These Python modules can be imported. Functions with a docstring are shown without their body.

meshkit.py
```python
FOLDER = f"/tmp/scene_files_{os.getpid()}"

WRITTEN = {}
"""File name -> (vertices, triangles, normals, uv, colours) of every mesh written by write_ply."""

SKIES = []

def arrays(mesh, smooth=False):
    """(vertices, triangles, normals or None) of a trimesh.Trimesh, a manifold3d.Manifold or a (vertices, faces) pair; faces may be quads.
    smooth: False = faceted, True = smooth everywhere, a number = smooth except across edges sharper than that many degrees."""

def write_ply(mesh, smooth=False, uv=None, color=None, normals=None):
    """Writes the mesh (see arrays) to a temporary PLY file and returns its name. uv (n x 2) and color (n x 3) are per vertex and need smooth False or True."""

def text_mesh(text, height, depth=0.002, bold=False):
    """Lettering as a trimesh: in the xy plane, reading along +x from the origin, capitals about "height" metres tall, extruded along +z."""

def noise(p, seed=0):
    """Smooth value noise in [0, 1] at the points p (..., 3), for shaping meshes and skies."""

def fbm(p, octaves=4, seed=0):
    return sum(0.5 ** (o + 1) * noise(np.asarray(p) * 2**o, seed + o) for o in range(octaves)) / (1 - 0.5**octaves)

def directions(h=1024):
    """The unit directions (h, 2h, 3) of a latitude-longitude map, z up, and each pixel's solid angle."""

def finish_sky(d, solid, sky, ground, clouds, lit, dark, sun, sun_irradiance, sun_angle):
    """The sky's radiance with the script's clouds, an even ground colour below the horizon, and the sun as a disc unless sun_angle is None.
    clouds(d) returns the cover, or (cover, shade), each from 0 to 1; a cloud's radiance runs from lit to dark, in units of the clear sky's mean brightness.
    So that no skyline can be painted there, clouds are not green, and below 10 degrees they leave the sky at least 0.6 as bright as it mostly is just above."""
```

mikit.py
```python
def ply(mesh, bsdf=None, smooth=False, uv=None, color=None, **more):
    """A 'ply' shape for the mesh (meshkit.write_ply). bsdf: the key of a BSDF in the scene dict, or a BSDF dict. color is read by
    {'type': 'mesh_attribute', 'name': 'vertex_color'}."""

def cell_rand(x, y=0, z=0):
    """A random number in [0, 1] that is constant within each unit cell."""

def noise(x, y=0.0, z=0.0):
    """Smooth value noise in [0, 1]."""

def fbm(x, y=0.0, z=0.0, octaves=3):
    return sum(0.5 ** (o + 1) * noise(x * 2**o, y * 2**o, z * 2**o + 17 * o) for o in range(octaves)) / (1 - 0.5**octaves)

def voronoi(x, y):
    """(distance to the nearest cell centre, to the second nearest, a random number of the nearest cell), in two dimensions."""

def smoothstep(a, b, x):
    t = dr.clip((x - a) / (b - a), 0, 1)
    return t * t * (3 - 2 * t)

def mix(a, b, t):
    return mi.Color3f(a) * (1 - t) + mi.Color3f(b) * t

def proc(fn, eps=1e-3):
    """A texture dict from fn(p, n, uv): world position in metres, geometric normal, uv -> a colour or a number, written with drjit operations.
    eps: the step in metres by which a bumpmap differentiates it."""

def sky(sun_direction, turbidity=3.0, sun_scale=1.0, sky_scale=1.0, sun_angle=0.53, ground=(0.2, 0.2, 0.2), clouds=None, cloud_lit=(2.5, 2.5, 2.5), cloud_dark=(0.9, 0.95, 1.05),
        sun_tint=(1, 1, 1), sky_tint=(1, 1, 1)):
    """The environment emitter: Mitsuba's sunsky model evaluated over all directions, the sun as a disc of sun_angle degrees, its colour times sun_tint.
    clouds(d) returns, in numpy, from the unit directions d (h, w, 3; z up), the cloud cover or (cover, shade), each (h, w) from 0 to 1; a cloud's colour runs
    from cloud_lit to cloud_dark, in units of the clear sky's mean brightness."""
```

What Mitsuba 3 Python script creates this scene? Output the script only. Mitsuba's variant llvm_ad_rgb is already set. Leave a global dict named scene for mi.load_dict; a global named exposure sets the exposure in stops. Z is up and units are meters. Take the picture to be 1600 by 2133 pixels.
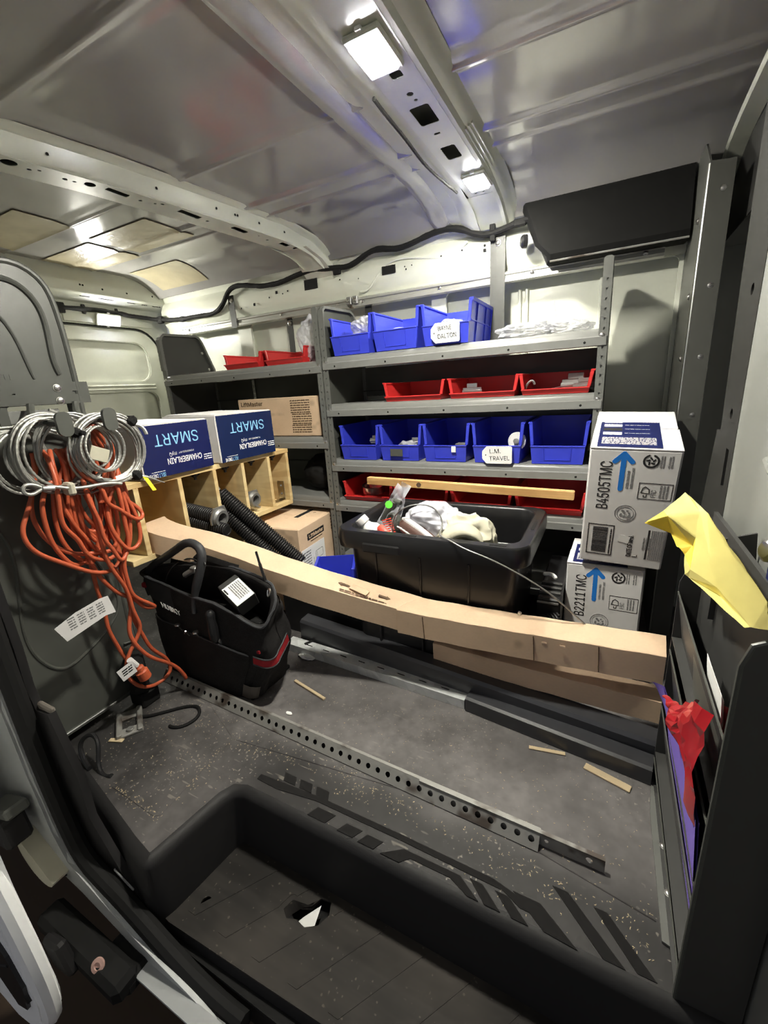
import math, random
import numpy as np, trimesh, mitsuba as mi, drjit as dr
import mikit, meshkit
from mikit import noise, fbm, voronoi, cell_rand, smoothstep, mix
from shapely.geometry import Polygon, box as sbox, LineString, Point
from shapely.ops import unary_union
from scipy.interpolate import CubicSpline

rng = np.random.default_rng(7)
T4 = mi.ScalarTransform4f
scene, labels = {}, {}

# ------------------------------------------------------------------ camera, light, exposure
exposure = 0.9
CAM = np.array([0.0, 0.0, 0.85])
FWD = np.array([-0.45116, 0.84792, -0.27837])
UP = np.array([-0.07546, 0.27455, 0.95861])
scene['camera'] = {'type': 'perspective', 'fov_axis': 'x', 'fov': math.degrees(2 * math.atan(800 / 887.86)), 'near_clip': 0.02, 'far_clip': 50.0,
                   'to_world': T4().look_at(origin=CAM.tolist(), target=(CAM + FWD).tolist(), up=UP.tolist())}
# night outside: a faint even glow from the yard
scene['night_glow'] = {'type': 'constant', 'radiance': {'type': 'rgb', 'value': [0.14, 0.142, 0.150]}}
LAMP_ROOF = [760.0, 732.0, 638.0]
LAMP_ROOF_FAR = [330.0, 318.0, 278.0]
LAMP_REAR = [240.0, 234.0, 208.0]

# ------------------------------------------------------------------ materials
def rgb(c): return {'type': 'rgb', 'value': list(c)}
def M(name, color, rough=0.5, metallic=0.0, spec=0.5, coat=0.0, coat_gloss=0.9, bump=None, bscale=0.001, sheen=0.0, eps=1e-3):
    c = mikit.proc(color) if callable(color) else rgb(color)
    b = {'type': 'principled', 'base_color': c, 'roughness': rough, 'metallic': metallic, 'specular': spec, 'clearcoat': coat, 'clearcoat_gloss': coat_gloss, 'sheen': sheen}
    if bump is not None:
        b = {'type': 'bumpmap', 'arbitrary': mikit.proc(bump, eps), 'scale': bscale, 'nested': b}
    scene[name] = {'type': 'twosided', 'bsdf': b}
    return name

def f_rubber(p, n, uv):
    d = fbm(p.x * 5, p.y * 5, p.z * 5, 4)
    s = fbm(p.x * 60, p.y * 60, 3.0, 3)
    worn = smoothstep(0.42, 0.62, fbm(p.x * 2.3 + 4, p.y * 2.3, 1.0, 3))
    dusty = smoothstep(0.58, 0.70, p.y + 0.06 * (fbm(p.x * 8, p.y * 8, 2.0, 3) - 0.5) + 0.02 * p.x) * smoothstep(-1.15, -0.80, p.x)  # paler tone beyond the front strip, fading out at the left end
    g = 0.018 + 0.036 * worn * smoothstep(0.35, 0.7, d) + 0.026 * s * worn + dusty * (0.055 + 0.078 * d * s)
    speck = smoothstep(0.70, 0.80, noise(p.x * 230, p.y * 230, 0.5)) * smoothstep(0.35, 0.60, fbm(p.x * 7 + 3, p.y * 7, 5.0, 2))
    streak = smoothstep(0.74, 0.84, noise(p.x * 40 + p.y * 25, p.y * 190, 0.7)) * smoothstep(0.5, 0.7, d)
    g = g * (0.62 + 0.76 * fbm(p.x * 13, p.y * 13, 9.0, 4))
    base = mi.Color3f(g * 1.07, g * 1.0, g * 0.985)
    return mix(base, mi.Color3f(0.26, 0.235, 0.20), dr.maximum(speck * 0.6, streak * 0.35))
def f_stepmat(p, n, uv):
    d = fbm(p.x * 6, p.y * 6, p.z * 6, 4)
    s = fbm(p.x * 9 + 30 * 0.01, p.y * 70, 3.0, 3)
    g = 0.006 + 0.022 * smoothstep(0.35, 0.8, d) + 0.010 * s * s
    speck = smoothstep(0.74, 0.82, noise(p.x * 210, p.y * 210, 0.5))
    return mix(mi.Color3f(g * 1.2, g * 1.03, g * 0.88), mi.Color3f(0.10, 0.085, 0.065), speck * 0.5)
def f_card(p, n, uv):
    g = fbm(p.x * 9, p.y * 9, p.z * 9, 3)
    s = noise(p.x * 240, p.y * 240, p.z * 240)
    k = 0.80 + 0.28 * g + 0.05 * s
    stain = smoothstep(0.66, 0.8, fbm(p.x * 13 + 7, p.y * 13, p.z * 13, 3)) * 0.35
    return mix(mi.Color3f(0.62 * k, 0.455 * k, 0.31 * k), mi.Color3f(0.15, 0.09, 0.05), stain)
def f_ply(p, n, uv):
    r = fbm(p.x * 2.2, p.y * 2.2 + 3, p.z * 16, 3)
    w = fbm(p.x * 9 + 5 * r, p.y * 9, p.z * 3.0 + 4 * r, 2)
    s = noise(p.x * 60, p.y * 60, p.z * 9)
    k = smoothstep(0.3, 0.75, w)
    c = mix(mi.Color3f(0.68, 0.54, 0.29), mi.Color3f(0.50, 0.345, 0.155), k)
    return c * (0.88 + 0.2 * s)
def f_pine(p, n, uv):
    w = fbm(p.x * 4, p.y * 50, p.z * 50, 3)
    return mix(mi.Color3f(0.58, 0.36, 0.15), mi.Color3f(0.40, 0.22, 0.08), smoothstep(0.4, 0.7, w))
def f_galv(p, n, uv):
    a, b, c = voronoi(p.x * 45 + p.z * 20, p.y * 45 + p.z * 31)
    return mi.Color3f(0.48 + 0.16 * c, 0.50 + 0.16 * c, 0.50 + 0.16 * c)
def f_paint(p, n, uv):
    g = 0.94 + 0.1 * fbm(p.x * 3, p.y * 3, p.z * 3, 3)
    return mi.Color3f(0.60 * g, 0.615 * g, 0.53 * g)
def f_pad(p, n, uv):
    g = 0.9 + 0.2 * fbm(p.x * 20, p.y * 20, 0.0, 3)
    return mi.Color3f(0.40 * g, 0.35 * g, 0.235 * g)
def b_pad(p, n, uv): return fbm(p.x * 60, p.y * 60, 0.0, 3)
def f_steel(p, n, uv):
    g = 0.9 + 0.25 * fbm(p.x * 14, p.y * 14, p.z * 14, 3)
    return mi.Color3f(0.062 * g, 0.065 * g, 0.058 * g)
def f_carton(p, n, uv):
    g = 0.9 + 0.14 * fbm(p.x * 16, p.y * 16, p.z * 16, 3)
    return mi.Color3f(0.62 * g, 0.61 * g, 0.60 * g)
def f_tread(p, n, uv): return 0.5 + 0.5 * dr.sin((p.x * 0.5 + p.y) * 900)
def f_fabric(p, n, uv):
    g = 0.7 + 0.6 * noise(p.x * 500, p.y * 500, p.z * 500)
    d = fbm(p.x * 20, p.y * 20, p.z * 20, 3)
    k = 0.010 + 0.012 * d
    return mi.Color3f(k * g * 1.05, k * g, k * g)
def f_rust(p, n, uv):
    d = fbm(p.x * 25, p.y * 25, p.z * 25, 3)
    return mix(mi.Color3f(0.24, 0.235, 0.22), mi.Color3f(0.07, 0.055, 0.045), smoothstep(0.5, 0.72, d))

def f_ceil(p, n, uv):
    g = 0.92 + 0.12 * fbm(p.x * 1.5, p.y * 1.5, 0, 3)
    return mi.Color3f(0.285 * g, 0.278 * g, 0.268 * g)
CEIL = M('paint_ceiling', f_ceil, 0.12, spec=0.6, coat=1.0, coat_gloss=0.97)
PAINT = M('paint_white', f_paint, 0.30, spec=0.5, coat=0.35, coat_gloss=0.92)
PANELG = M('paint_panel_grey', f_steel, 0.38, spec=0.5)
SHELF = M('paint_shelf', (0.165, 0.168, 0.160), 0.35, spec=0.6)
EDGER = M('rubber_edge', (0.014, 0.0135, 0.014), 0.6, spec=0.3)
SILLP = M('paint_sill', (0.30, 0.31, 0.31), 0.4)
DOORP = M('paint_door', (0.85, 0.86, 0.85), 0.35)
WINGD = M('wing_dark', (0.016, 0.016, 0.0145), 0.6, spec=0.2)
HEADL = M('headliner', (0.0045, 0.0045, 0.0045), 0.8, spec=0.15)
POSTG = M('post_grey', (0.055, 0.056, 0.050), 0.4)
STRAPG = M('strap_grey', (0.028, 0.029, 0.026), 0.45)
DARKST = M('paint_dark_steel', (0.035, 0.035, 0.034), 0.45)
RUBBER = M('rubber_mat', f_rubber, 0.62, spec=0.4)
STEPM = M('rubber_step', f_stepmat, 0.7, spec=0.3)
TREAD = M('rubber_tread', (0.013, 0.0125, 0.0125), 0.85, spec=0.1, bump=f_tread, bscale=0.0006)
BLKPL = M('black_plastic', (0.010, 0.010, 0.011), 0.33, spec=0.5)
BLKMT = M('black_matte', (0.008, 0.008, 0.008), 0.75, spec=0.2)
TRIM = M('dark_trim', (0.010, 0.0095, 0.010), 0.65, spec=0.3)
CARD = M('cardboard', f_card, 0.8, spec=0.2)
CARTON = M('white_carton', f_carton, 0.6, spec=0.3)
NAVY = M('print_navy', (0.003, 0.007, 0.062), 0.42, spec=0.5)
NAVY2 = M('print_navy_teal', (0.003, 0.011, 0.055), 0.42, spec=0.5)
SKYBL = M('print_light_blue', (0.22, 0.48, 0.68), 0.5)
BLUE = M('print_blue', (0.012, 0.16, 0.55), 0.5)
WHITE = M('print_white', (0.72, 0.72, 0.70), 0.5)
INK = M('print_black', (0.012, 0.012, 0.013), 0.6)
BROWNINK = M('print_brown', (0.10, 0.06, 0.035), 0.8)
GREYINK = M('print_grey', (0.18, 0.18, 0.18), 0.7)
BINB = M('plastic_blue', (0.035, 0.050, 0.50), 0.32, spec=0.5)
BINR = M('plastic_red', (0.50, 0.026, 0.026), 0.34, spec=0.5)
PLYW = M('plywood', f_ply, 0.7, spec=0.25)
PINE = M('pine', f_pine, 0.65, spec=0.3)
GALV = M('galvanised', f_galv, 0.32, metallic=0.35)
TRACKB = M('track_black', (0.030, 0.031, 0.035), 0.32, spec=0.6)
RAILM = M('rail_zinc', (0.42, 0.42, 0.385), 0.3, metallic=0.55)
CHROME = M('bright_metal', (0.62, 0.61, 0.58), 0.25, metallic=1.0)
ZINC = M('cast_metal', (0.30, 0.30, 0.29), 0.42, metallic=0.7)
SPRING = M('spring_black', (0.028, 0.027, 0.028), 0.32, metallic=0.4)
WIRE = M('wire_rope', (0.36, 0.36, 0.335), 0.45, metallic=0.6)
ORANGE = M('cord_orange', (0.42, 0.085, 0.036), 0.42, spec=0.5)
YELLOW = M('paper_yellow', (0.60, 0.53, 0.17), 0.65)
YELTAG = M('tag_yellow', (0.85, 0.78, 0.02), 0.5)
PURPLE = M('paper_purple', (0.155, 0.105, 0.42), 0.6)
REDBAG = M('film_red', (0.30, 0.010, 0.016), 0.2, spec=0.7, coat=0.6)
FABRIC = M('bag_fabric', f_fabric, 0.85, spec=0.2, sheen=0.3)
FABGR = M('bag_grey_trim', (0.10, 0.088, 0.075), 0.8)
REDFAB = M('bag_red', (0.28, 0.008, 0.014), 0.7)
HANDLE = M('foam_grip', (0.026, 0.027, 0.030), 0.6)
CANVAS = M('canvas_khaki', (0.42, 0.40, 0.31), 0.85)
LEATH = M('shoe_brown', (0.09, 0.045, 0.035), 0.6)
PADB = M('pad_tan', f_pad, 0.28, spec=0.6, bump=b_pad, bscale=0.0015, coat=0.6, coat_gloss=0.8)
GROUND = M('asphalt', (0.045, 0.028, 0.016), 0.9)
FOAM = M('foam_cream', (0.40, 0.38, 0.30), 0.9)
GRIP = M('grip_red', (0.75, 0.07, 0.045), 0.45)
CHIP = M('wood_chip', (0.44, 0.35, 0.22), 0.8)
GREEN = M('sticker_green', (0.12, 0.75, 0.05), 0.5)
RUST = M('worn_steel', f_rust, 0.5, metallic=0.35)
FLANGE = M('paint_flange', (0.115, 0.118, 0.110), 0.35, spec=0.6)
scene['film_clear'] = {'type': 'blendbsdf', 'weight': 0.42, 'a': {'type': 'thindielectric', 'int_ior': 1.4},
                       'b': {'type': 'twosided', 'bsdf': {'type': 'roughplastic', 'diffuse_reflectance': rgb((0.60, 0.61, 0.66)), 'alpha': 0.15}}}
scene['film_milky'] = {'type': 'blendbsdf', 'weight': 0.8, 'a': {'type': 'thindielectric', 'int_ior': 1.4},
                       'b': {'type': 'twosided', 'bsdf': {'type': 'roughplastic', 'diffuse_reflectance': rgb((0.58, 0.58, 0.64)), 'alpha': 0.12}}}

# ------------------------------------------------------------------ mesh helpers
def A(*v): return np.array(v, float)
def cat(*ms):
    out = []
    for m in ms: out += list(m) if isinstance(m, (list, tuple)) else [m]
    return trimesh.util.concatenate(out)
def bx(x0, x1, y0, y1, z0, z1, c=0.0015):
    """chamfered box"""
    x0, x1 = min(x0, x1), max(x0, x1); y0, y1 = min(y0, y1), max(y0, y1); z0, z1 = min(z0, z1), max(z0, z1)
    c = min(c, 0.3 * min(x1 - x0, y1 - y0, z1 - z0))
    if c <= 0: return trimesh.creation.box(bounds=[[x0, y0, z0], [x1, y1, z1]])
    P = []
    for sx, X in ((1, x0), (-1, x1)):
        for sy, Y in ((1, y0), (-1, y1)):
            for sz, Z in ((1, z0), (-1, z1)):
                P += [(X, Y + sy * c, Z + sz * c), (X + sx * c, Y, Z + sz * c), (X + sx * c, Y + sy * c, Z)]
    return trimesh.convex.convex_hull(np.array(P))
def tf(m, R=None, t=None):
    m = m.copy(); M4 = np.eye(4)
    if R is not None: M4[:3, :3] = R
    if t is not None: M4[:3, 3] = t
    m.apply_transform(M4); return m
def rot(axis, deg):
    a = np.asarray(axis, float); a /= np.linalg.norm(a)
    return trimesh.transformations.rotation_matrix(math.radians(deg), a)[:3, :3]
def plate(poly, o, U, V, th):
    """extrude shapely polygon(s) (u,v) -> o + uU + vV, thickness th along UxV"""
    U = np.asarray(U, float); V = np.asarray(V, float); N = np.cross(U, V); N /= np.linalg.norm(N)
    polys = list(poly.geoms) if hasattr(poly, 'geoms') else [poly]
    ms = []
    for g in polys:
        if g.area < 1e-9: continue
        m = trimesh.creation.extrude_polygon(g, th, engine='earcut')
        M4 = np.eye(4); M4[:3, 0], M4[:3, 1], M4[:3, 2], M4[:3, 3] = U, V, N, o
        m.apply_transform(M4); ms.append(m)
    return cat(ms)
def rrect(x0, x1, y0, y1, r): return sbox(x0 + r, y0 + r, x1 - r, y1 - r).buffer(r, 6)
def circ(x, y, r, n=4): return Point(x, y).buffer(r, n)
def smoothpath(P, n=60, closed=False):
    P = np.asarray(P, float)
    if closed: P = np.vstack([P, P[:1]])
    d = np.r_[0, np.cumsum(np.linalg.norm(np.diff(P, axis=0), axis=1))]
    return CubicSpline(d, P, bc_type='periodic' if closed else 'not-a-knot')(np.linspace(0, d[-1], n + (1 if closed else 0)))[:n + (0 if closed else 0)] if closed else CubicSpline(d, P)(np.linspace(0, d[-1], n))
def tube(P, r, k=8, closed=False, caps=True):
    P = np.asarray(P, float); n = len(P)
    r = np.broadcast_to(np.asarray(r, float), (n,))
    t = np.gradient(P, axis=0) if not closed else np.roll(P, -1, 0) - np.roll(P, 1, 0)
    t /= np.linalg.norm(t, axis=1, keepdims=True) + 1e-12
    a = A(0, 0, 1) if abs(t[0][2]) < 0.9 else A(1, 0, 0)
    u = np.cross(t[0], a); u /= np.linalg.norm(u)
    V = []
    ang = np.arange(k) * 2 * np.pi / k
    for i in range(n):
        u = u - t[i] * (u @ t[i]); u /= np.linalg.norm(u) + 1e-12
        w = np.cross(t[i], u)
        V.append(P[i] + r[i] * (np.cos(ang)[:, None] * u + np.sin(ang)[:, None] * w))
    V = np.vstack(V); F = []
    m = n if closed else n - 1
    for i in range(m):
        j = (i + 1) % n
        for q in range(k):
            q2 = (q + 1) % k
            F += [(i * k + q, i * k + q2, j * k + q2), (i * k + q, j * k + q2, j * k + q)]
    if caps and not closed:
        V = np.vstack([V, P[0], P[-1]])
        for q in range(k):
            q2 = (q + 1) % k
            F += [(len(V) - 2, q2, q), (len(V) - 1, (n - 1) * k + q, (n - 1) * k + q2)]
    return trimesh.Trimesh(V, F, process=False)
def grid(P, close_u=False):
    """P (n,m,3) -> mesh"""
    n, m = P.shape[:2]; F = []
    idx = np.arange(n * m).reshape(n, m)
    if close_u: idx = np.vstack([idx, idx[:1]])
    a, b, c, d = idx[:-1, :-1].ravel(), idx[1:, :-1].ravel(), idx[1:, 1:].ravel(), idx[:-1, 1:].ravel()
    F = np.vstack([np.c_[a, b, c], np.c_[a, c, d]])
    return trimesh.Trimesh(P.reshape(-1, 3), F, process=False)
def lathe(prof, o, axis, n=24):
    m = trimesh.creation.revolve(np.array(prof, float), sections=n)
    R = trimesh.geometry.align_vectors([0, 0, 1], np.asarray(axis, float) / np.linalg.norm(axis))[:3, :3]
    return tf(m, R, o)
def cyl(p, q, r, n=16):
    p, q = np.asarray(p, float), np.asarray(q, float); h = np.linalg.norm(q - p)
    return lathe([(0, 0), (r * 0.9, 0), (r, r * 0.1), (r, h - r * 0.1), (r * 0.9, h), (0, h)], p, q - p, n)
def bolt(o, N, r=0.008, h=0.005):
    """pan head screw with a washer"""
    return cat(lathe([(0, 0), (r * 1.25, 0), (r * 1.25, h * 0.25), (r, h * 0.3), (r * 0.9, h * 0.75), (r * 0.5, h), (0, h)], o, N, 14))
def sweep(path, prof, normal):
    """path (n,3); prof (m,2) in (normal offset, z); normal (n,3)"""
    path, prof, normal = map(lambda a: np.asarray(a, float), (path, prof, normal))
    P = path[:, None, :] + prof[None, :, 0, None] * normal[:, None, :] + prof[None, :, 1, None] * A(0, 0, 1)
    return grid(P)
def xprofile(poly, x0, x1): return plate(poly, A(x0, 0, 0), A(0, 1, 0), A(0, 0, 1), x1 - x0)
def text(s, h, o, U, V, depth=0.0006, bold=False, width=None):
    m = meshkit.text_mesh(s, h, depth, bold)
    U = np.asarray(U, float); V = np.asarray(V, float); U /= np.linalg.norm(U); V /= np.linalg.norm(V)
    k = 1.0 if width is None else width / (m.bounds[1][0] - m.bounds[0][0])
    R = np.stack([U * k, V, np.cross(U, V)], 1)
    return tf(m, R, o)
def lines(o, U, V, rows, w, h, seed, gap=0.3, depth=0.0005):
    """rows of small unreadable print, as short bars"""
    r = np.random.default_rng(seed); ps = []
    for i in range(rows):
        x = 0.0; y = -i * h
        while x < w:
            l = r.uniform(0.5, 2.6) * h
            ps.append(sbox(x, y - h * 0.5, min(x + l, w), y)); x += l + h * gap
    return plate(unary_union(ps), o, U, V, depth)
def blob(center, size, seed, amp=0.25, freq=3.0, sub=4, rough=0.5):
    m = trimesh.creation.icosphere(subdivisions=sub)
    v = m.vertices
    d = meshkit.fbm(v * freq + seed * 3.7, 3, seed) - 0.5
    ridg = np.abs(meshkit.fbm(v * freq * 1.4 + seed, 2, seed + 5) - 0.5)
    v = v * (1 + amp * 2 * d - amp * 1.2 * rough * ridg)[:, None]
    m.vertices = v * np.asarray(size) + np.asarray(center)
    return m

def obj(key, mesh, mat, smooth=30, **kw):
    scene[key] = mikit.ply(mesh, mat, smooth=smooth, **kw)
    return key
def name_of(base):
    if base not in labels and base not in scene: return base
    i = 1
    while f'{base}_{i:03d}' in labels or f'{base}_{i:03d}' in scene: i += 1
    return f'{base}_{i:03d}'
def thing(base, label, category, group=None):
    k = name_of(base); labels[k] = {'label': label, 'category': category}
    if group: labels[k]['group'] = group
    return k
def part(parent, base, mesh, mat, smooth=30, label=None, kind=None, **kw):
    k = name_of(parent + '__' + base)
    obj(k, mesh, mat, smooth, **kw)
    if label or kind:
        labels[k] = {}
        if label: labels[k]['label'] = label
        if kind: labels[k]['kind'] = kind
    return k
def struct(key, mesh, mat, label, smooth=30):
    obj(key, mesh, mat, smooth); labels[key] = {'label': label, 'kind': 'structure'}
    return key
def holder(key, label):
    labels[key] = {'label': label, 'kind': 'structure'}; return key
X_, Y_, Z_ = A(1, 0, 0), A(0, 1, 0), A(0, 0, 1)
# ------------------------------------------------------------------ the van: floor, step well, sill, walls, roof
holder('floor', 'black rubber cargo floor mat with sawdust and a side step well')
edge = np.array([(-1.34, 0.408), (-1.08, 0.362), (-0.80, 0.306), (-0.735, 0.296), (-0.722, 0.304), (-0.716, 0.322), (-0.694, 0.468), (-0.686, 0.486), (-0.668, 0.492), (-0.3, 0.491), (0.6, 0.488)])
tn = np.gradient(edge, axis=0); tn /= np.linalg.norm(tn, axis=1, keepdims=True)
en = np.c_[-tn[:, 1], tn[:, 0]]                                     # towards the mat
R0 = 0.022
lip = [(R0 * (1 - math.sin(a)), -R0 * (1 - math.cos(a))) for a in np.linspace(0, math.pi / 2, 7)] + [(-0.004, -0.06), (-0.012, -0.145), (-0.012, -0.25)]
lipm = sweep(np.c_[edge, np.zeros(len(edge))], lip, np.c_[en, np.zeros(len(en))])
inner = edge + en * R0
matp = Polygon([tuple(p) for p in inner] + [(0.6, 1.80), (-2.32, 1.80), (-2.32, 0.2), (-1.34, 0.2)]).buffer(0)
top = plate(matp, A(0, 0, -0.004), X_, Y_, 0.004)
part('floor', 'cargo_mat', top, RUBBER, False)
part('floor', 'step_edge', lipm, EDGER, 40, label='rounded black rubber edge of the step well')
# moulded tread pattern along the step edge
def quadp(c): return Polygon(c)
tp = []
def bar(x0, x1, y0, y1, sk=0.02): return Polygon([(x0, y0), (x1, y0), (x1 + sk, y1), (x0 + sk, y1)])
tp += [Polygon([(-0.66, .548), (-0.50, .556), (-0.30, .556), (-0.12, .553), (-0.06, .540), (-0.04, .527), (-0.07, .527), (-0.10, .541), (-0.30, .545), (-0.50, .545), (-0.60, .532), (-0.66, .534)])]
for i in range(3): tp.append(bar(-0.60 + i * 0.045, -0.567 + i * 0.045, .556, .575, -0.01))
tp += [bar(-0.50, -0.455, .512, .535, 0.012), bar(-0.425, -0.388, .510, .530, 0.012), bar(-0.375, -0.34, .508, .528, 0.012)]
tp += [Polygon([(-0.325, .507), (-0.285, .507), (-0.268, .522), (-0.19, .522), (-0.155, .507), (-0.135, .507), (-0.175, .533), (-0.285, .533)])]
for i in range(2): tp.append(Polygon([(-0.125 + i * .045, .507), (-0.098 + i * .045, .507), (-0.135 + i * .045, .536), (-0.158 + i * .045, .536)]))
tp += [Polygon([(-0.03, .510), (0.02, .507), (-0.04, .548), (-0.085, .548)]), Polygon([(0.055, .512), (0.085, .512), (0.0, .585), (-0.025, .585)]), Polygon([(0.10, .515), (0.125, .515), (0.06, .58), (0.04, .58)])]
for g in tp: part('floor', 'tread_block', plate(g, A(0, 0, 0), X_, Y_, 0.0012), TREAD, False)
# seams of the mat (raised lips)
for P in ([(-0.958, .378), (-0.79, .372), (-0.805, .60), (-0.95, .66)], [(-0.80, .60), (-0.20, .66), (0.13, .60)]):
    pts = np.array([np.interp(np.linspace(0, len(P) - 1, 30), range(len(P)), [p[k] for p in P]) for k in (0, 1)]).T
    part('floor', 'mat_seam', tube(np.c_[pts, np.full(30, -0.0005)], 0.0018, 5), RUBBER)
# sawdust along the seams
ch = []
for P, n, s in (([(-0.958, .380), (-0.80, .374)], 70, .006), ([(-0.79, .372), (-0.805, .60)], 45, .007), ([(-0.80, .60), (-0.45, .63), (-0.05, .585), (0.12, .57)], 220, .014), ([(-1.1, .56), (-0.85, .62)], 60, .03), ([(-0.95, .45), (-0.85, .5)], 60, .05), ([(-0.5, .60), (-0.3, .60)], 70, .02), ([(-0.6, .8), (0.05, .78)], 60, .07), ([(-0.1, .60), (0.1, .62)], 60, .05)):
    P = np.array(P)
    for t in rng.uniform(0, len(P) - 1, n):
        i = min(int(t), len(P) - 2); c = P[i] + (P[i + 1] - P[i]) * (t - i) + rng.normal(0, s, 2)
        if not matp.contains(Point(*c)): continue
        l, w = rng.uniform(.0012, .0042), rng.uniform(.0006, .0012)
        m = trimesh.creation.box((l, w, 0.0006)); ch.append(tf(m, rot(Z_, rng.uniform(0, 180)), (c[0], c[1], 0.0006)))
for q in range(900):
    c = (rng.uniform(-1.15, .13), rng.uniform(.40, .95))
    if not matp.contains(Point(*c)): continue
    if q % 3 and c[1] < .62 and c[0] > -.7: continue
    m = trimesh.creation.box((rng.uniform(.0008, .003), rng.uniform(.0005, .001), .0005)); ch.append(tf(m, rot(Z_, rng.uniform(0, 180)), (c[0], c[1], .0006)))
obj('sawdust', cat(ch), CHIP, False); labels['sawdust'] = {'label': 'pale sawdust and wood crumbs scattered over the black floor mat', 'category': 'sawdust', 'kind': 'stuff'}
# step floor with a torn hole and a drain hole
stp = Polygon([(-0.745, .305), (-0.725, .52), (0.6, .52), (0.6, .36), (-0.25, .318), (-0.70, .300)])
hole = Polygon([(-.505, .415), (-.498, .435), (-.487, .428), (-.470, .432), (-.452, .440), (-.446, .462), (-.424, .466), (-.415, .445), (-.425, .422), (-.448, .408), (-.470, .412), (-.49, .405)])
drain = circ(-0.658, .356, .011, 8)
part('floor', 'step_mat', plate(stp.difference(hole).difference(drain), A(0, 0, -.143), X_, Y_, .004), STEPM, False, label='worn brown-black rubber step mat with a torn hole')
part('floor', 'step_pan', bx(-.9, .6, .29, .54, -.172, -.165, 0), BLKMT, False)
sf = np.array([(-0.745, .300), (-0.70, .298), (-0.25, .314), (0.6, .352)])
part('floor', 'step_lip', sweep(np.c_[sf, np.full(4, -.139)], [(0.012, 0), (0.004, -.002), (0, -.01), (-.004, -.05), (-.012, -.1)], np.array([[0, 1, 0]] * 4)), TRIM)
for i in range(7): part('floor', 'step_groove', plate(Polygon([(-.68 + i * .085, .33), (-.66 + i * .085, .33), (-.56 + i * .085, .47), (-.58 + i * .085, .47)]).difference(hole.buffer(.01)), A(0, 0, -.139), X_, Y_, .0009), STEPM, False)

# ground outside
struct('ground', bx(-4, 3, -3, .6, -.62, -.56, 0), GROUND, 'dark brown ground outside the open side door')

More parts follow.
